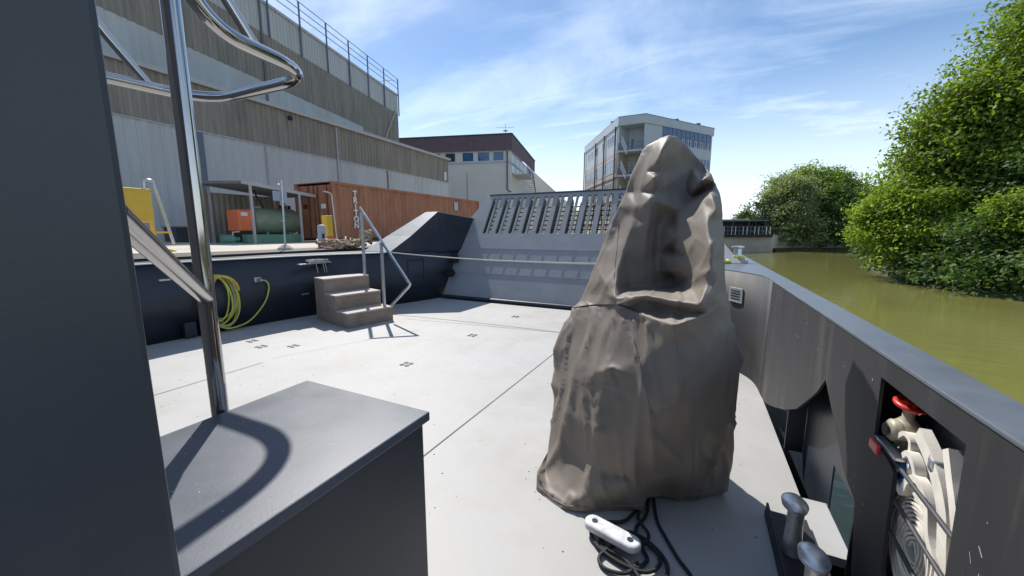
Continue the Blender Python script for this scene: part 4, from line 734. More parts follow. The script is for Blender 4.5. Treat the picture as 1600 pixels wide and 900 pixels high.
def ribbon(path, w, th=.008, axis=Vector((1, 0, 0))):
    path = spline(path, 8); vs = []
    for i, p in enumerate(path):
        t = (path[min(i + 1, len(path) - 1)] - path[max(i - 1, 0)]).normalized(); nn = t.cross(axis).normalized()
        for a, b in ((-w / 2, -th), (-w / 2, th), (w / 2, th), (w / 2, -th)): vs.append(p + axis * a + nn * b)
    m_ = len(path); return MB().add(vs, [(4 * i + k, 4 * i + (k + 1) % 4, 4 * (i + 1) + (k + 1) % 4, 4 * (i + 1) + k) for i in range(m_ - 1) for k in range(4)])
ribbon([(.745, 1.80, .89), (.745, 1.755, .93), (.745, 1.71, .92), (.745, 1.70, .86), (.745, 1.68, .80), (.745, 1.62, .77), (.745, 1.55, .76)], .062).build('hose_loop', M['canvas'], hoz)
ribbon([(.722, 1.66, .98), (.722, 1.60, .95), (.722, 1.53, .90), (.722, 1.47, .82), (.722, 1.44, .72), (.73, 1.43, .60)], .030, .024).build('hose_end', M['canvas'], hoz)
ribbon([(.765, 1.64, .84), (.765, 1.56, .88), (.765, 1.49, .86), (.765, 1.44, .78), (.765, 1.42, .66), (.765, 1.42, .52)], .05, .02).build('hose_fold', M['canvas'], hoz)
MB().lathe((.722, 1.555, .905), [(.018, 0), (.022, .01), (.022, .035), (.018, .04)], 20).build('coupling', M['galv'], hoz, smooth=True)
ribbon([(.715, 1.80, .70), (.712, 1.75, .76), (.712, 1.68, .745), (.715, 1.66, .80), (.712, 1.60, .84), (.715, 1.54, .80), (.712, 1.50, .72), (.715, 1.45, .66)], .028, .012).build('hose_fold', M['canvas'], hoz)
ribbon([(.74, 1.52, 1.0), (.735, 1.47, .93), (.73, 1.42, .86), (.735, 1.39, .74), (.73, 1.385, .60)], .05, .016).build('hose_fold', M['canvas'], hoz)
ribbon([(.72, 1.72, .86), (.716, 1.68, .89), (.716, 1.64, .87), (.72, 1.63, .83), (.72, 1.66, .80)], .03, .010).build('hose_loop', M['canvas'], hoz)
rk = thing('hose_rack', (0.69, 1.6, 0.35), 'dark steel hose rack of slanted bars across the bulwark opening', 'rack')
for z0, z1, y0, y1 in ((.835, .80, 1.885, 1.345), (.70, .66, 1.72, 1.345), (.575, .53, 1.70, 1.345)):
    MB().tube([(.697, y0, z0), (.697, y1, z1)], .0075, 10).build('rack_bar', M['lattice'], rk, smooth=True)
MB().box((.70, 1.80, .845), (.03, .18, .012)).box((.72, 1.80, .80), (.05, .16, .01)).build('rack_plate', M['galv'], rk, bevel=.002)
rf = MB().box((.672, 1.835, .825), (.012, .075, .038)).build('red_reflector', M['red'], None, bevel=.004); tag(rf, 'small red lens reflector fixed at the left edge of the hose opening', 'reflector')
mb = MB(); r_ = random.Random(5)
vs = []; 
for i in range(7):
    for j in range(6): vs.append((.715 + r_.uniform(-.015, .015), 1.69 + i * .018 + r_.uniform(-.006, .006), .765 + j * .016 + r_.uniform(-.006, .006) - i * .003))
mb.add(vs, [(i * 6 + j, i * 6 + j + 1, (i + 1) * 6 + j + 1, (i + 1) * 6 + j) for i in range(6) for j in range(5)])
tag(mb.build('blue_rag', M['blue'], None, smooth=True, solid=.004), 'crumpled blue rag tucked beside the hydrant valve', 'rag')

# ================================================================== QUAYSIDE
struct(MB().prism([(-8.20, -40), (-8.20, 14), (-9.3, 14), (-9.5, 5), (-10.2, 2), (-10.6, -40)], QZ - .3, QZ + .02).build('quay_kerb', M['kerb']))
# sign post on a concrete foot
sg = thing('sign_post', (-8.9, 5.83, QZ), 'slim galvanised post with small blank pale panel standing in a grey cone of concrete', 'post')
MB().lathe((-8.9, 5.83, QZ + .02), [(.20, 0), (.16, .05), (.08, .11), (.05, .13)], 12).build('concrete_foot', M['tan'], sg)
MB().tube([(-8.9, 5.83, QZ), (-8.9, 5.88, 2.84)], .022, 10).build('pole', M['galv'], sg, smooth=True)
MB().box((-8.93, 5.83, 2.46), (.012, .34, .22)).build('sign_panel', M['panel'], sg, bevel=.004)
MB().lathe((-8.9, 5.80, 2.70), [(.03, 0), (.035, .03), (.01, .05)], 10).build('pole_clamp', M['galv'], sg)
# canopy with posts
XC = -15.2
cn = thing('tank_shelter', (XC - 1.4, 9.8, QZ), 'low open sided shelter with sloping grey roof over the green tank', 'shelter')
mb = MB(); rfz = lambda y: 3.44 - (y - 8.55) * .095
vs = [(x, y, rfz(y) + dz + (.06 if x < XC - 1 else 0)) for dz in (-.05, .05) for x, y in ((XC, 8.55), (XC, 11.45), (XC - 2.6, 11.45), (XC - 2.6, 8.2))]
mb.add(vs, [(3, 2, 1, 0), (4, 5, 6, 7), (0, 1, 5, 4), (1, 2, 6, 5), (2, 3, 7, 6), (3, 0, 4, 7)]).build('roof', M['roofing'], cn)
MB().bar((XC + .02, 8.5, rfz(8.5)), (XC + .02, 11.5, rfz(11.5)), .05, .13).build('fascia', M['trim'], cn)
for x, y in ((XC, 8.8), (XC, 10.75), (XC - 2.4, 8.6), (XC - 2.4, 11.2)):
    MB().bar((x, y, QZ), (x, y, rfz(y) - .02), .075).build('post', M['trim'], cn)
fx = MB().tube([(XC - 2.2, 8.05, 2.35), (XC - 2.2, 8.05, 2.62)], .09, 12); tag(fx.build('fire_extinguisher', M['white'], None, smooth=True), 'pale small extinguisher hung at the left end of the tank shelter', 'extinguisher')
bpy.data.objects['fire_extinguisher'].location = (0, 0, 0)
tk = thing('fuel_tank', (XC - 1.1, 10.2, QZ), 'cylindrical green steel fuel tank lying in its tray under the shelter', 'tank')
MB().lathe((XC - 1.1, 0, 2.06), [(.30, 9.22), (.47, 9.27), (.53, 9.36), (.53, 11.08), (.47, 11.17), (.30, 11.22)], 36, 'Y').build('drum', M['green_tank'], tk, smooth=True)
for y in (9.75, 10.7): MB().box((XC - 1.1, y, 1.5), (.8, .1, .2)).build('saddle', M['teal'], tk)
MB().lathe((XC - 1.1, 9.65, 2.56), [(.16, 0), (.16, .09), (.1, .1)], 18).build('hatch', M['green_tank'], tk, smooth=True)
MB().tube([(XC - 1.1, 9.9, 2.6), (XC - 1.2, 9.7, 3.1), (XC - 1.2, 9.65, 3.3)], .03, 8).build('vent_pipe', M['black'], tk, smooth=True)
MB().box((XC - .55, 10.3, 2.08), (.02, .22, .06)).build('name_plate', M['galv'], tk)
MB().box((XC - 1.2, 9.85, QZ + .17), (1.9, 2.3, .33)).build('tray', M['teal'], tk, bevel=.01)
og = thing('orange_pump_box', (XC - 1.0, 8.9, QZ), 'orange red pump cabinet with white sticker beside the green tank', 'cabinet')
MB().box((XC - 1.0, 8.93, 2.06), (.8, .62, .82)).build('cabinet_body', M['orange'], og, bevel=.05)
MB().box((XC - .595, 8.83, 2.30), (.01, .24, .14)).build('sticker', M['white'], og)
MB().box((XC - 1.0, 8.93, 1.42), (.7, .5, .5)).build('stand', M['black'], og)
pt = thing('green_pump', (XC - .5, 8.25, QZ), 'low dull green pump with pipes at the left end of the tank tray', 'pump')
MB().lathe((XC - .5, 8.2, QZ + .16), [(.1, -.3), (.16, -.27), (.16, .1), (.08, .14), (.08, .3)], 16, 'Y').build('pump_body', M['teal'], pt, smooth=True)
MB().box((XC - .5, 8.2, QZ + .02), (.4, .6, .04)).build('pump_base', M['teal'], pt)
MB().tube([(XC - .5, 8.3, QZ + .3), (XC - .5, 8.3, QZ + .42), (XC - .5, 8.55, QZ + .45)], .03, 8).build('pump_pipe', M['galv'], pt, smooth=True)
# dark clutter on the wall behind the tank
cl = thing('pipe_rack', (XC - 1.6, 11.2, QZ), 'dark rack crowded with black hoses and fittings between tank and container', 'rack')
MB().box((XC - 1.75, 11.25, 2.0), (.06, .5, 1.6)).build('rack_board', M['black'], cl)
r_ = random.Random(8)
for k in range(12):
    y = 11.0 + r_.random() * .5; z = 1.7 + r_.random() * 1.1
    MB().tube([(XC - 1.65, y + .09 * math.cos(t), z + .12 * math.sin(t)) for t in np.linspace(0, 2 * math.pi, 16)], .014, 6).build('hanging_hose', M['black'] if k % 3 else M['galv'], cl, smooth=True)
# shipping container
ct = thing('shipping_container', (-15.42, 17.7, QZ), 'long rusty orange brown shipping container with white vertical lettering', 'container')
CX = -14.2; CY0 = 11.57; CY1 = 23.76
def corr_wall(A, B, z0, z1, pitch, depth, nrm):
    A = Vector(A); B = Vector(B); Lh = (B - A).length; d_ = (B - A) / Lh; nrm = Vector((nrm[0], nrm[1])).normalized(); k = int(Lh / pitch); prof = []
    for i in range(k):
        s = i * Lh / k; p = Lh / k
        prof += [(s, 0), (s + p * .35, 0), (s + p * .5, depth), (s + p * .85, depth)]
    prof.append((Lh, 0)); vs = []
    for z in (z0, z1):
        for s, dpt in prof: q = A + d_ * s + nrm * dpt; vs.append((q.x, q.y, z))
    n = len(prof); return MB().add(vs, [(i, i + 1, n + i + 1, n + i) for i in range(n - 1)])
corr_wall((CX - .03, CY0 + .12), (CX - .03, CY1 - .12), QZ + .16, QZ + 2.48, .28, -.036, (1, 0)).build('side_wall', M['rust'], ct)
corr_wall((CX - 2.41, CY1 - .12), (CX - 2.41, CY0 + .12), QZ + .16, QZ + 2.48, .28, -.036, (-1, 0)).build('side_wall', M['rust'], ct)
MB().box((CX - 1.22, (CY0 + CY1) / 2, QZ + 2.57), (2.38, CY1 - CY0 - .1, .03)).build('roof', M['rust'], ct)
MB().box((CX - 1.22, (CY0 + CY1) / 2, QZ + .12), (2.3, CY1 - CY0 - .1, .1)).build('floor', M['rustdark'], ct)
for x in (CX - .04, CX - 2.40):
    MB().box((x, (CY0 + CY1) / 2, QZ + 2.53), (.08, CY1 - CY0 - .02, .11)).build('top_rail', M['rust'], ct)
    MB().box((x, (CY0 + CY1) / 2, QZ + .09), (.08, CY1 - CY0 - .02, .15)).build('bottom_rail', M['rustdark'], ct)
    for y in (CY0 + .07, CY1 - .07):
        MB().box((x + (.004 if x > -15 else -.004), y, QZ + 1.295), (.15, .14, 2.59)).build('corner_post', M['rust'], ct, bevel=.01)
for i in (0, 1):
    dr = MB().box((CX - .62 - 1.2 * i, CY0 + .05, QZ + 1.3), (1.12, .05, 2.3)).build('door', M['rust'], ct, bevel=.005)
    for dx_ in (-.3, .3):
        MB().tube([(CX - .62 - 1.2 * i + dx_, CY0 - .01, QZ + .2), (CX - .62 - 1.2 * i + dx_, CY0 - .01, QZ + 2.45)], .017, 8).build('lock_rod', M['rustdark'], dr, smooth=True)
    MB().box((CX - .62 - 1.2 * i, CY0 + .02, QZ + 1.55), (.3, .012, .2)).build('door_plate', M['rustdark'] if i else M['white'], dr)
corr_wall((XC - 2.45, 8.3), (XC - 2.45, 11.5), QZ, QZ + 2.0, .2, .03, (1, 0)).build('back_board', M['clad_dark'], cn)
rtm = Matrix.Rotation(R(90), 4, 'Z') @ Matrix.Rotation(R(90), 4, 'X')
for i, chr_ in enumerate('TRITON'):
    lm = text_mesh(chr_, .37, .012); o = bpy.data.objects.new('lettering', lm); col.objects.link(o); lm.materials.append(M['white']); o.parent = ct
    o.matrix_local = Matrix.Translation(Vector((CX + .004, 12.78, QZ + 2.14 - .285 * i)) - Vector((-15.42, 17.7, QZ))) @ rtm
for y in (20.9, ):
    MB().box((CX + .01, y, QZ + 2.05), (.01, .42, .5)).build('placard', M['panel'], ct)
# dispenser and yellow post
dp = thing('grey_dispenser', (-9.25, 7.12, QZ), 'waist high pale grey service bollard with a dark slot at the quay edge', 'bollard')
MB().lathe((-9.25, 7.12, QZ), [(.10, 0), (.12, .04), (.12, .34), (.10, .40), (.105, .42), (.11, .56), (.09, .62), (.05, .64)], 18).build('bollard_body', M['panel'], dp, smooth=True)
MB().box((-9.13, 7.07, QZ + .34), (.02, .06, .12)).build('socket', M['black'], dp)
MB().tube(spline([(-9.25, 7.0, QZ + .1), (-9.15, 6.98, QZ + .12), (-9.1, 6.97, QZ + .03)], 5), .03, 8).build('hose_stub', M['red'], dp, smooth=True)
yp = thing('yellow_post', (-9.84, 7.78, QZ), 'square yellow and rust painted post standing behind the grey bollard', 'post')
MB().box((-9.84, 7.78, QZ + .62), (.22, .2, .6)).build('post_top', M['yellow'], yp, bevel=.01)
MB().box((-9.84, 7.78, QZ + .16), (.23, .21, .32)).build('post_foot', M['orange'], yp, bevel=.01)
gp = thing('standpipe', (-9.7, 7.9, QZ), 'thin bent grey standpipe rising behind the yellow post', 'pipe')
MB().tube(fillet([(-9.7, 7.98, QZ), (-9.75, 7.92, 2.75), (-9.75, 7.65, 2.78)], .08, 6), .016, 8).build('pipe', M['galv'], gp, smooth=True)
# pile of ropes / pallet wood on the quay
mb = MB(); r_ = random.Random(12)
for k in range(34):
    cx_, cy_ = -8.35 + r_.uniform(-.45, .45), 7.0 + r_.uniform(-.45, .55); ra = r_.uniform(.1, .28); z = QZ + .04 + r_.random() * .20; ph = r_.random() * 6; tl = r_.uniform(-.25, .25)
    pts = [(cx_ + ra * math.cos(t + ph), cy_ + ra * .8 * math.sin(t + ph), z + tl * ra * math.sin(t) + .02 * math.sin(3 * t)) for t in np.linspace(0, r_.uniform(3.5, 6.2), 14)]
    mb.tube(pts, r_.uniform(.016, .028), 6)
tag(mb.build('rope_pile', M['manila'], None, smooth=True), 'untidy heap of tan mooring rope on the quay edge behind the wooden steps', 'rope')
kn = MB()
for k in range(10):
    a = r_.random() * 6; kn.tube([(-7.85 + .16 * math.cos(a + t) * (.6 + .4 * r_.random()), 7.35 + .14 * math.sin(a + t), QZ + .18 + .05 * k * .6 + .05 * math.sin(t * 2)) for t in np.linspace(0, 5, 12)], .025, 6)
tag(kn.build('rope_coil', M['manila'], None, smooth=True), 'brown rope coil hung over a bollard just left of the bow cheek', 'rope')
# yellow frame and its arched pipe at far left
yf = thing('yellow_machine', (-11, 4.0, QZ), 'yellow painted steel stand with a square panel at the far left of the quay', 'stand')
MB().box((-11.0, 3.83, 2.2), (.3, .72, .72)).build('panel_box', M['yellow'], yf, bevel=.02)
for y in (3.55, 4.15):
    MB().bar((-10.9, y, QZ), (-10.9, y, 2.0), .06).build('support', M['yellow'], yf)
MB().bar((-10.88, 3.5, 1.62), (-10.88, 4.45, 1.62), .04).bar((-10.88, 4.1, 1.3), (-10.85, 4.5, QZ), .04).build('cross_bar', M['yellow'], yf)
MB().tube(fillet([(-10.9, 4.1, 2.2), (-10.9, 4.12, 2.76), (-10.9, 4.26, 2.76), (-10.9, 4.36, 2.2), (-10.9, 4.5, 1.35)], .09, 6), .03, 10).build('arched_pipe', M['galv'], yf, smooth=True)
# low dark skip by the wall
lb = thing('low_bin', (-20, 9.1, QZ), 'low dark open metal bin standing against the corrugated warehouse wall', 'bin')
MB().box((-20, 9.1, QZ + .32), (1.0, 1.9, .6)).build('bin_body', M['lattice'], lb, bevel=.03)
MB().box((-20, 9.1, QZ + .64), (1.06, 1.98, .05)).build('bin_rim', M['roofing'], lb)
# pale scrapes in the paint right of the hose opening
r_ = random.Random(21)
scr = MB()
for k in range(46):
    y = 1.20 + r_.gauss(0, .05) ; z = .66 + r_.gauss(0, .10); l = r_.uniform(.008, .05); a = r_.gauss(1.5, .5)
    scr.box((.6832, y, z), (.0012, r_.uniform(.0008, .0022), l), Matrix.Rotation(a - 1.5, 3, 'X'))
for k in range(30):
    y = r_.uniform(1.0, 4.2); z = r_.uniform(.85, 1.12) if y > 2 else r_.uniform(.2, 1.1)
    scr.box((.6832, y, z), (.0012, r_.uniform(.001, .003), r_.uniform(.004, .02)), Matrix.Rotation(r_.uniform(-1, 1), 3, 'X'))
tag(scr.build('paint_scrapes', M['panel'], boat), kind='stuff')
# dust specks and a worn patch on the locker lid
spk = MB()
for k in range(90):
    x = r_.uniform(-1.48, -.86); y = r_.uniform(.32, 1.0); s = r_.uniform(.0006, .0022)
    spk.box((x, y, 1.0034), (s * r_.uniform(1, 3), s, .0008), r_.uniform(0, 3))
tag(spk.build('dust_specks', M['panel'], lk), kind='stuff')
# grit, drips and scuffs on the open deck
grt = MB()
for k in range(420):
    x = r_.uniform(-5.6, .5); y = r_.uniform(1.2, 7.2); s = r_.uniform(.002, .007)
    grt.lathe((x, y, .0), [(s, .0), (s * .6, .003)], 5)
tag(grt.build('deck_specks', M['seam'], dk), kind='stuff')
# ================================================================== BUILDINGS
class Wall:
    def __init__(s, A, direction, out):
        s.A = Vector((A[0], A[1], 0)); s.d = Vector((direction[0], direction[1], 0)).normalized(); s.n = Vector((out[0], out[1], 0)); s.n = (s.n - s.d * s.n.dot(s.d)).normalized()
        s.m = Matrix((s.d, s.n, Vector((0, 0, 1)))).transposed()
    def p(s, u, z, o=0.0): return s.A + s.d * u + s.n * o + Vector((0, 0, z))
    def box(s, mb, u0, u1, z0, z1, o0, o1):
        return mb.box(s.p((u0 + u1) / 2, (z0 + z1) / 2, (o0 + o1) / 2), (abs(u1 - u0), abs(o1 - o0), abs(z1 - z0)), s.m)
    def corr(s, u0, u1, z0, z1, pitch, depth, o=0.0):
        a = s.p(u0, 0, o); b = s.p(u1, 0, o); return corr_wall((a.x, a.y), (b.x, b.y), z0, z1, pitch, depth, s.n)
def window(w, u0, u1, z0, z1, parent, glass='darkglass', mull=0, fr=.07, bars=0):
    f = MB(); 
    w.box(f, u0, u1, z0, z0 + fr, .0, .06); w.box(f, u0, u1, z1 - fr, z1, .0, .06); w.box(f, u0, u0 + fr, z0 + fr, z1 - fr, .0, .06); w.box(f, u1 - fr, u1, z0 + fr, z1 - fr, .0, .06)
    for k in range(mull):
        u = u0 + (u1 - u0) * (k + 1) / (mull + 1); w.box(f, u - fr / 2, u + fr / 2, z0 + fr, z1 - fr, .0, .055)
    fo = f.build('window', M['frame'], parent)
    g = MB(); w.box(g, u0 + fr * .5, u1 - fr * .5, z0 + fr * .5, z1 - fr * .5, .004, .03); g.build('pane', M[glass], fo)
    return fo
# ---- low warehouse
LW = Wall((-22, 8.0), (-.035, 1), (1, 0))
lw = thing('low_warehouse', (-26, 2, QZ), 'long low warehouse clad in brown and pale grey corrugated sheets under a pale gutter', 'warehouse')
LW.corr(-28, 24.4, 6.45, 8.62, .30, .05).build('upper_cladding', M['clad_dark'], lw)
LW.corr(-28, 24.4, QZ - .1, 6.45, .42, .03, .01).build('lower_cladding', M['clad_light'], lw)
mb = MB(); a, b, c, d_ = LW.p(-28, 8.62, -.02), LW.p(24.4, 8.62, -.02), LW.p(24.4, 9.0, -9), LW.p(-28, 9.0, -9)
mb.quad(a, b, c, d_).quad(LW.p(24.4, QZ, -.02), LW.p(24.4, 8.62, -.02), LW.p(24.4, 9.0, -9), LW.p(24.4, QZ, -9)).build('roof', M['roofing'], lw)
mb = MB(); LW.box(mb, -28, 24.6, 8.60, 8.80, -.05, .22); mb.build('gutter', M['trim'], lw)
mb = MB(); LW.box(mb, -28, 24.4, 6.40, 6.46, .0, .07); mb.build('flashing', M['trim'], lw)
MB().tube([LW.p(10.8, 8.5, .12), LW.p(10.8, QZ, .12)], .06, 10).build('downpipe', M['trim'], lw, smooth=True)
mb = MB(); LW.box(mb, 15.6, 15.68, QZ, 6.4, .03, .09); mb.build('cover_strip', M['roofing'], lw)
MB().lathe(LW.p(7.5, 8.28, .06), [(.13, 0), (.13, .12), (.1, .14)], 16, 'X').build('wall_vent', M['black'], lw)
mb = MB(); LW.box(mb, 1.9, 2.8, 3.4, 6.38, .03, .08); mb.build('door_panel', M['railgrey'], lw)
mb = MB(); LW.box(mb, 23.55, 23.95, 6.6, 7.4, .06, .1); mb.build('wall_plate', M['frame'], lw)
for u in (-4.2, 5.9, 20.1):
    mb = MB(); LW.box(mb, u - .03, u + .03, QZ, 6.38, .04, .07); mb.build('sheet_joint', M['trim'], lw)
# ---- high warehouse
HW = Wall((-24, 7.7), (-.2436, .9699), (1, .25))
hw_ = thing('high_warehouse', (-34, 18, QZ), 'tall corrugated hall with brown and grey bands and a railing along its roof edge', 'warehouse')
HW.corr(-5, 27.3, 14.42, 16.30, .30, .05, .0).build('parapet_cladding', M['clad_light'], hw_)
HW.corr(-5, 27.3, 11.35, 14.42, .30, .05, -.005).build('middle_cladding', M['clad_dark'], hw_)
HW.corr(-5, 20.5, 8.3, 11.35, .42, .03, .0).build('lower_cladding', M['clad_light'], hw_)
mb = MB(); HW.box(mb, 20.5, 27.3, 8.3, 11.35, -.05, .02); mb.build('end_panel', M['clad_dark'], hw_)
mb = MB(); HW.box(mb, -5, 27.3, 16.28, 16.46, -.2, .12); mb.build('roof_trim', M['trim'], hw_)
mb = MB(); mb.quad(HW.p(-5, 16.3, -.1), HW.p(27.3, 16.3, -.1), HW.p(27.3, 16.3, -20), HW.p(-5, 16.3, -20)); HW.box(mb, 27.2, 27.28, QZ, 16.28, -20, -.05); mb.build('roof', M['roofing'], hw_)
MB().tube([HW.p(9.4, 16.3, .12), HW.p(9.4, 8.6, .12)], .06, 10).build('downpipe', M['railgrey'], hw_, smooth=True)
MB().tube([HW.p(26.7, 14.7, .1), HW.p(22.9, 9.6, .3)], .06, 8).build('diagonal_brace', M['trim'], hw_, smooth=True)
rl = MB()
for z in (18.0, 17.5, 17.0): rl.tube([HW.p(-5, z, .18), HW.p(27.35, z, .18)], .028, 6)
rl.tube([HW.p(27.35, 18.0, .18), HW.p(27.35, 18.0, -6)], .028, 6)
rlo = rl.build('roof_railing', M['railgrey'], hw_, smooth=True)
u = 12.9 - 2.88 * 4
while u < 27.4:
    pm = MB(); HW.box(pm, u - .045, u + .045, 14.35, 18.02, .10, .19); pm.build('railing_post', M['railgrey'], rlo); u += 2.88
pm = MB(); HW.box(pm, 27.27, 27.36, 14.2, 18.02, .10, .19); pm.build('railing_post', M['railgrey'], rlo)
# ---- brown topped office
ML = Wall((-22.08, 44.86), (-.96, -.27), (.27, -.96)); MR = Wall((-22.08, 44.86), (-.24, .97), (.97, .24))
mo = thing('brown_topped_building', (-28, 52, QZ), 'cream panelled building with purple brown fascia, blue ribbon windows and an outside stair', 'building')
def wall_quad(w, u0, u1, z0, z1, o=0): return [w.p(u0, z0, o), w.p(u1, z0, o), w.p(u1, z1, o), w.p(u0, z1, o)]
MB().quad(*wall_quad(ML, 0, 24, QZ, 11.8)).quad(*wall_quad(MR, 0, 18.9, QZ, 11.8)).build('wall', M['cream'], mo)
ML.corr(-.25, 24, 11.78, 13.70, .32, .05, .22).build('fascia', M['purple'], mo)
MR.corr(-.25, 19.2, 11.78, 13.70, .32, .05, .22).build('fascia', M['purple'], mo)
cA = ML.p(-.2, 13.72, .3); cB = ML.p(24, 13.72, .3); cC = MR.p(19.2, 13.72, .3)
MB().quad(cA, cB, cB + (cC - cA), cC).build('roof', M['roofing'], mo)
for wv_, Ln in ((ML, 24), (MR, 19.2)):
    mb = MB(); wv_.box(mb, -.3, Ln, 13.70, 13.82, .2, .36); mb.build('roof_edge', M['lattice'], mo); mb = MB(); wv_.box(mb, -.05, Ln, 10.28, 10.5, .01, .10); mb.build('sill_band', M['panel'], mo)
for u0, u1, g in ((.75, 2.25, 'blueglass'), (2.6, 4.3, 'blueglass'), (4.75, 6.35, 'blueglass'), (7.2, 8.7, 'darkglass'), (9.2, 10.8, 'darkglass'), (11.4, 13, 'darkglass')):
    window(ML, u0, u1, 10.52, 11.74, mo, g, 0, .08)
for k in range(6): window(MR, .9 + k * 2.9, 3.5 + k * 2.9, 9.2, 11.7, mo, 'blueglass' if k % 2 else 'darkglass', 2, .08)
MB().tube([ML.p(.36, 11.7, .14), ML.p(.36, 6.9, .14), ML.p(-.2, 6.6, .14)], .07, 8).build('downpipe', M['black'], mo, smooth=True)
mb = MB(); ML.box(mb, 5.70, 5.76, 5.5, 9.2, .01, .04); mb.build('panel_joint', M['roofing'], mo)
sr = MB(); MR.box(sr, 1.2, 6.0, 8.95, 9.05, .05, 2.0)
for k in range(14): 
    MR.box(sr, 6.0 + k * .30, 6.3 + k * .30, 8.85 - k * .24, 8.90 - k * .24, .3, 2.0)
so_ = sr.build('outside_stair', M['trim'], mo)
sr = MB()
for z in (.55, 1.05): sr.tube([MR.p(1.2, 9.05 + z, 2.0), MR.p(6.0, 9.05 + z, 2.0), MR.p(10.2, 5.7 + z, 2.0)], .03, 6)
for k in range(10): sr.bar(MR.p(1.2 + k * .53, 9.0, 2.0), MR.p(1.2 + k * .53, 10.1, 2.0), .04)
for k in range(8): sr.bar(MR.p(6.2 + k * .5, 8.85 - k * .4, 2.0), MR.p(6.2 + k * .5, 9.9 - k * .4, 2.0), .04)
sr.build('stair_railing', M['railgrey'], so_)
an = MB(); an.tube([ML.p(.7, 13.8, -.6), ML.p(.7, 15.1, -.6)], .03, 6).tube([ML.p(-.4, 14.7, -.6), ML.p(1.9, 14.75, -.6)], .02, 6)
for k in range(5): an.tube([ML.p(-.2 + k * .45, 14.72, -.9), ML.p(-.2 + k * .45, 14.72, -.3)], .015, 5)
an.lathe(ML.p(.7, 14.2, -.6), [(.04, 0), (.3, .1), (.32, .14), (.05, .2)], 12)
tag(an.build('roof_antenna', M['trim'], None), 'small pale aerial standing on the corner of the brown topped roof', 'antenna')
# ---- grey gable hall behind it
gh = thing('gable_hall', (-30, 84, QZ), 'pale concrete hall with sloping gable seen behind the outside stair', 'building')
gp_ = [(-44, QZ), (-22.5, QZ), (-22.5, 4.5), (-33, 14.4), (-44, 4.5)]
mb = MB(); vs = [(x, 79 + (x + 33) * .4, z) for x, z in gp_] + [(x - 6, 99 + (x + 33) * .4, z) for x, z in gp_]
mb.add(vs, [(0, 1, 2, 3, 4), (1, 6, 7, 2), (4, 9, 5, 0), (9, 8, 7, 6, 5)]).build('wall', M['cream'], gh)
MB().add(vs, [(2, 7, 8, 3), (3, 8, 9, 4)]).build('roof', M['roofing'], gh)
# ---- four storey office block
ob_ = thing('office_block', (-8, 68, QZ), 'four storey office block with chamfered balcony corner, grey top floor and tan lower floors', 'building')
P1 = Vector((-11.4, 59.6)); P2 = Vector((-7.8, 59.6))
OL = Wall(P1, (-.487, .873), (-.873, -.487)); OC = Wall(P1, (1, 0), (0, -1)); OR = Wall(P2, (.568, .823), (.823, -.568))
LL, LR = 20.0, 15.8
pl = [tuple(P2), tuple(OR.p(LR, 0).xy), tuple((OR.p(LR, 0) + Vector((-14, 12, 0))).xy), tuple(OL.p(LL, 0).xy), tuple(P1), tuple((P1 + Vector((1.0, 2.6)))), tuple((P2 + Vector((-.6, 2.6))))]
MB().prism(pl, QZ, 13.35).build('lower_wall', M['tan'], ob_)
MB().prism(pl, 13.35, 17.9).build('top_wall', M['panel'], ob_)
pf = [tuple((P2 + Vector((.12, -.1)))), tuple(OR.p(LR + .2, 0, .15).xy), tuple((OR.p(LR, 0) + Vector((-14, 12.3, 0))).xy), tuple(OL.p(LL + .2, 0, .15).xy), tuple(P1 + Vector((-.12, -.1)))]
MB().prism(pf, 17.0, 18.15).build('roof_fascia', M['panel'], ob_, bevel=.02)
MB().prism(pf, 18.15, 18.25).build('roof_edge', M['roofing'], ob_)
for k, (u0, u1) in enumerate(((2.2, 3.1), (3.3, 4.2), (4.4, 5.3), (7.2, 8.2), (11.0, 12.0), (12.2, 13.1), (14.3, 15.2), (16.3, 17.4))):
    window(OL, u0, u1, 15.0, 16.3, ob_, 'darkglass', 0, .09)
for z0 in (10.6, 7.1, 3.6):
    for u0, u1 in ((.9, 6.3), (7.1, 11.6), (12.2, 15.0), (15.5, 18.5)): window(OL, u0, u1, z0, z0 + 2.1, ob_, 'greyglass', 3, .09)
    mb = MB(); OL.box(mb, 0, LL, z0 - 1.05, z0 - .85, .0, .12); mb.build('floor_band', M['lattice'], ob_)
for u in (1.0, 6.7, 11.9, LL - .1):
    MB().tube([OL.p(u, 17.1, .2), OL.p(u, QZ, .2)], .11, 8).build('downpipe', M['lattice'], ob_, smooth=True)
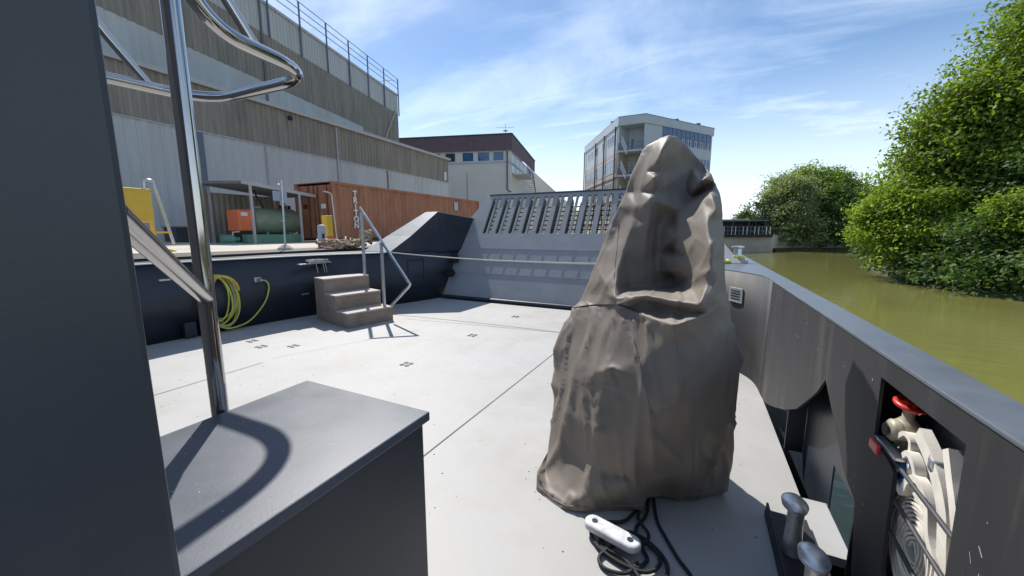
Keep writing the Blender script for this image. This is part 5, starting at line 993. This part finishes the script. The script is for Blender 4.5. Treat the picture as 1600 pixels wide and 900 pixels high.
# balconies in the chamfer
BK = Wall(P1 + Vector((1.0, 2.6)), (1, 0), (0, -1))
for i, z in enumerate((13.35, 9.85, 6.35)):
    bl = MB(); bl.prism([tuple(P1 + Vector((-.1, -.15))), tuple(P2 + Vector((.1, -.15))), tuple(P2 + Vector((-.6, 2.55))), tuple(P1 + Vector((1.0, 2.55)))], z - .15, z + .1)
    bo = bl.build('balcony', M['panel'], ob_)
    br_ = MB()
    for zz in (.55, 1.1): br_.tube([OC.p(-.05, z + zz, .08), OC.p(3.65, z + zz, .08)], .03, 6)
    for k in range(19): br_.bar(OC.p(.0 + k * .2, z + .1, .08), OC.p(.0 + k * .2, z + 1.1, .08), .03)
    br_.build('balcony_railing', M['railgrey'], bo)
    window(BK, -.3 + .55, .95, z + .15, z + 2.3, ob_, 'darkglass', 0, .1)
    wst = MB()
    wst.bar(OC.p(.55, z + 2.0, .6), OC.p(1.35, z + .25, .6), .10, .10).bar(OC.p(.55, z + 1.1, .6), OC.p(1.35, z - .65, .6), .10, .10)
    for k in range(7): wst.bar(OC.p(.58 + k * .12, z + 1.9 - k * .26, .6), OC.p(.58 + k * .12, z + 1.05 - k * .26, .6), .05)
    wst.build('escape_stair', M['frame'], bo)
# blue glass band
gw = MB(); OR.box(gw, 3.9, 15.3, 14.75, 17.0, .01, .05); gb = gw.build('window', M['blueglass'], ob_)
for k in range(12):
    f = MB(); OR.box(f, 3.9 + k * 1.036 - .04, 3.9 + k * 1.036 + .04, 14.75, 17.0, .05, .09); f.build('frame', M['railgrey'], gb)
f = MB(); OR.box(f, 3.9, 15.3, 15.75, 15.83, .055, .095); f.build('frame', M['railgrey'], gb)
for k in range(5): window(OR, 8.2 + k * 1.5, 8.9 + k * 1.5, 14.8, 15.7, ob_, 'darkglass', 0, .09)
for z0 in (11.3, 7.8, 4.3): 
    for k in range(4): window(OR, 1.2 + k * 3.7, 4.4 + k * 3.7, z0, z0 + 1.9, ob_, 'blueglass' if z0 > 11 else 'greyglass', 3, .09)
for x_, y_ in ((-13, 63), (-4, 66), (-1, 70)):
    MB().box((x_, y_, 18.4), (.6, .6, .4)).build('roof_vent', M['roofing'], ob_)

# ---- far waterside shelter, railing
ws = thing('waterside_shelter', (5.6, 60, QZ), 'low dark roofed shelter on posts on the far quay behind a white railing', 'shelter')
MB().box((4.8, 60, 3.0), (6.6, 3.0, .14)).build('roof', M['roofing'], ws)
MB().box((4.4, 60, 3.14), (3.4, 2.0, .14)).build('roof_hood', M['cream'], ws, bevel=.05)
MB().box((4.8, 61.3, 2.0), (6.4, .1, 1.9)).build('back_wall', M['lattice'], ws)
for x in (2.2, 4.2, 6.0, 7.8): MB().box((x, 58.7, 2.1), (.14, .14, 1.8)).build('post', M['lattice'], ws)
qr = thing('quay_railing', (5, 54.5, QZ), 'white and grey railing along the top of the far quay wall', 'railing')
mb = MB(); q0, q1 = Vector((2.1, 53.75, QZ)), Vector((8.0, 55.85, QZ))
for z in (.5, 1.0): mb.tube([q0 + Vector((0, 0, z)), q1 + Vector((0, 0, z))], .03, 6)
mb.build('rail', M['railgrey'], qr, smooth=True)
for k in range(15):
    q = q0.lerp(q1, k / 14); MB().box((q.x, q.y, q.z + .5), (.08, .08, 1.0)).build('post', M['white'] if k % 3 else M['railgrey'], qr)
struct(MB().box((5.05, 54.62, QZ - .12), (6.6, .5, .3), math.atan2(2.1, 5.9)).build('far_quay_coping', M['kerb']))

# ================================================================== TREES
def crown(name, lobes, n_leaf, size, m, parent, seed, flat=1.0, per=14, spread=2.4):
    g = np.random.default_rng(seed); L_ = np.array(lobes, float); vol = L_[:, 3] ** 2.2; pr = vol / vol.sum()
    nc = n_leaf // per
    li = g.choice(len(L_), nc, p=pr)
    dirs = g.normal(size=(nc, 3)); dirs /= np.linalg.norm(dirs, axis=1)[:, None]
    dirs[:, 2] = np.where(dirs[:, 2] < -.55, -dirs[:, 2], dirs[:, 2])
    bumps = np.array([noise.noise(Vector(dirs[i] * 2.2 + L_[li[i], :3])) + .5 * noise.noise(Vector(dirs[i] * 6 + L_[li[i], :3])) for i in range(nc)])
    rad = L_[li, 3] * (1.0 + .52 * bumps) * (g.random(nc) ** .28) * (1 + (g.random(nc) < .12) * g.random(nc) * .34)
    cen = L_[li, :3] + dirs * rad[:, None] * np.array([1, 1, flat])
    ctr = np.repeat(cen, per, axis=0); cd = np.repeat(dirs, per, axis=0); N_ = len(ctr)
    pos = ctr + g.normal(size=(N_, 3)) * size * spread * np.array([1, 1, .55])
    nrm = g.normal(size=(N_, 3)) * .75 + np.array([0, 0, .75]) + cd * .5; nrm /= np.linalg.norm(nrm, axis=1)[:, None]
    t = np.cross(nrm, g.normal(size=(N_, 3))); t /= np.linalg.norm(t, axis=1)[:, None]; b = np.cross(nrm, t)
    s = size * g.uniform(.6, 1.35, N_)[:, None]
    V_ = np.stack([pos - t * s, pos + b * s * .55 - nrm * s * .12, pos + t * s * 1.1 - nrm * s * .3, pos - b * s * .55 - nrm * s * .12], axis=1).reshape(-1, 3)
    o_ = np.array(origin_of(parent)[:]); V_ = V_ - o_
    me_ = bpy.data.meshes.new(name); me_.vertices.add(len(V_)); me_.vertices.foreach_set('co', V_.astype(np.float32).ravel())
    me_.loops.add(N_ * 4); me_.loops.foreach_set('vertex_index', np.arange(N_ * 4, dtype=np.int32)); me_.polygons.add(N_)
    me_.polygons.foreach_set('loop_start', np.arange(0, N_ * 4, 4, dtype=np.int32)); me_.update(calc_edges=True); me_.validate()
    return link_mesh(name, me_, m, parent)
def tree(name, base, label, lobes, n_leaf, size, m, seed, cat='tree', group=None, tr=.22, per=26, flat=1.0, spread=3.1):
    t = thing(name, base, label, cat, group); r_ = random.Random(seed); mb = MB(); b = Vector(base)
    top = Vector(max(lobes, key=lambda l: l[2])[:3])
    mid = [b.lerp(top, f) + Vector((r_.uniform(-.25, .25), r_.uniform(-.25, .25), 0)) for f in (.3, .6)]
    mb.tube([b - Vector((0, 0, .3)), mid[0], mid[1], top], [tr, tr * .8, tr * .5, tr * .15], 10)
    for l in lobes:
        c = Vector(l[:3]); s0 = b.lerp(top, max(.12, min(.7, (c.z - b.z) / max(.1, top.z - b.z) - .25)))
        mb.tube([s0, s0.lerp(c, .5) + Vector((r_.uniform(-.2, .2), r_.uniform(-.2, .2), .15)), c], [tr * .45, tr * .3, tr * .12], 7)
        for k in range(5):
            e = c + Vector((r_.uniform(-1, 1), r_.uniform(-1, 1), r_.uniform(-.5, 1))) * l[3] * .75; mb.tube([c, c.lerp(e, .5) + Vector((0, 0, .1)), e], [tr * .14, tr * .09, tr * .04], 5)
    mb.build('trunk', M['bark'], t, smooth=True, auto=False)
    crown('crown', lobes, n_leaf, size, m, t, seed, flat, per, spread)
    return t
tree('riverside_tree', (16.2, 30.2, .0), 'tallest green tree at the right edge above the near river bank',
     [(14.9, 29.8, 10.6, 2.6), (16.0, 30.2, 13.0, 2.6), (17.6, 29.5, 10.0, 3.2), (14.2, 28.9, 7.6, 2.3), (16.5, 28.0, 6.0, 3.0), (13.9, 28.2, 5.2, 2.0), (15.0, 29.0, 8.9, 2.3)], 52000, .115, M['leaf_mid'], 1, tr=.3)
tree('riverside_tree', (12.2, 28.6, .0), 'mid height green tree leaning over the water left of the tallest tree',
     [(11.9, 28.4, 7.4, 1.9), (11.2, 28.3, 5.6, 1.9), (12.8, 28.2, 6.2, 2.2), (10.6, 27.8, 4.1, 1.8), (12.4, 27.5, 3.6, 2.3), (12.9, 28.6, 8.4, 1.2)], 38000, .108, M['leaf_mid'], 2, tr=.24)
tree('lime_bush', (10.2, 26.6, -.3), 'bright lime leaved bush overhanging the water left of the near bank', [(8.9, 26.6, 2.0, 1.35), (10.0, 26.2, 2.4, 1.5), (8.2, 26.2, 1.1, .75), (9.4, 25.4, .9, 1.2), (9.2, 26.5, 3.1, .9), (10.4, 25.4, 1.2, 1.3), (8.0, 26.4, 2.6, .5), (8.1, 26.6, 1.9, .5)], 34000, .085, M['leaf_lime'], 3, 'bush', tr=.12)
tree('lime_bush', (13.0, 22.8, -.2), 'bright green bush at the right edge in front of the tallest tree', [(11.9, 22.6, 2.0, 1.1), (12.9, 22.4, 2.5, 1.2), (13.9, 22.0, 2.2, 1.4), (12.6, 21.9, 1.1, 1.0), (11.2, 22.9, 2.3, .6)], 26000, .075, M['leaf_lime'], 4, 'bush', tr=.1)
tree('shaded_bush', (12.4, 24.6, -.3), 'dark green undergrowth hanging to the waterline below the near trees', [(10.6, 24.3, .5, .95), (11.7, 22.6, .2, 1.0), (12.4, 24.4, 1.1, 1.7), (13.3, 20.6, .4, 1.3), (14.9, 20.0, 1.0, 1.6), (13.6, 25.4, 3.0, 2.2), (16.0, 24.0, 2.6, 2.4), (11.3, 21.0, -.2, .9), (9.6, 25.0, .1, 1.1), (9.7, 23.2, -.1, .9), (10.3, 21.6, -.1, .9), (11.6, 19.6, .1, 1.1), (9.4, 27.5, .2, 1.2), (10.8, 23.0, 1.0, 1.2)], 46000, .09, M['leaf_dark'], 5, 'bush', tr=.12)
tree('willow_tree', (10.6, 62.6, QZ - .5), 'grey green willow drooping to the water beside the far quay wall', [(9.3, 62.6, 5.2, 2.2), (11.0, 62.4, 6.2, 2.6), (8.9, 61.4, 2.6, 1.9), (11.2, 61.0, 3.2, 2.6), (10.2, 60.2, .8, 1.8), (12.6, 61.2, 1.0, 2.0), (8.2, 60.2, .6, 1.2)], 34000, .15, M['leaf_willow'], 6, tr=.3)
tree('far_tree', (14.8, 68.5, QZ - .5), 'rounded green tree rising behind the grey green willow', [(11.6, 67.6, 7.0, 2.7), (13.6, 68.5, 8.0, 2.7), (16.4, 69.4, 7.9, 2.7), (18.8, 70.4, 6.6, 2.4), (15.2, 67.0, 5.2, 3.0), (10.3, 66.5, 5.0, 2.0)], 30000, .16, M['leaf_mid'], 7, tr=.35)
tree('far_tree', (17.5, 66.0, QZ - .5), 'dark green tree mass at the far waterline right of the willow', [(14.6, 63.6, 3.2, 2.6), (17.0, 64.6, 4.2, 3.0), (20.2, 66.4, 4.2, 3.0), (23.5, 68.5, 5.0, 3.2), (15.4, 62.4, .9, 2.0), (18.4, 63.8, 1.0, 2.2), (21.5, 65.8, 1.2, 2.4), (27, 70, 4.5, 3.4)], 24000, .19, M['leaf_dark'], 8, tr=.3)
tree('spruce_tree', (7.2, 74.8, QZ), 'small dark conical tree standing alone behind the far shelter', [(7.2, 74.8, 5.4, .5), (7.2, 74.8, 4.6, .9), (7.1, 74.8, 3.8, 1.3), (7.2, 74.7, 3.0, 1.6), (7.2, 74.7, 2.2, 1.8)], 5000, .17, M['leaf_dark'], 9, tr=.15, flat=.6)
tree('small_bush', (9.0, 63.6, QZ), 'small light green bush beside the far shelter roof', [(8.6, 64.5, 3.0, .9), (9.2, 64.2, 2.2, 1.1)], 2500, .14, M['leaf_lime'], 10, 'bush', tr=.08)
g_ = np.random.default_rng(44)
tree('right_side_tree', (24, 34, .0), 'broad green tree further along the right bank behind the near ones', [(22, 33, 9.5, 3.6), (25, 32, 7.5, 4.2), (21, 34, 5.5, 3.4), (26, 36, 11, 4.0), (20, 38, 6.5, 3.5), (24, 46, 7, 4.5)], 16000, .24, M['leaf_mid'], 12, tr=.4)
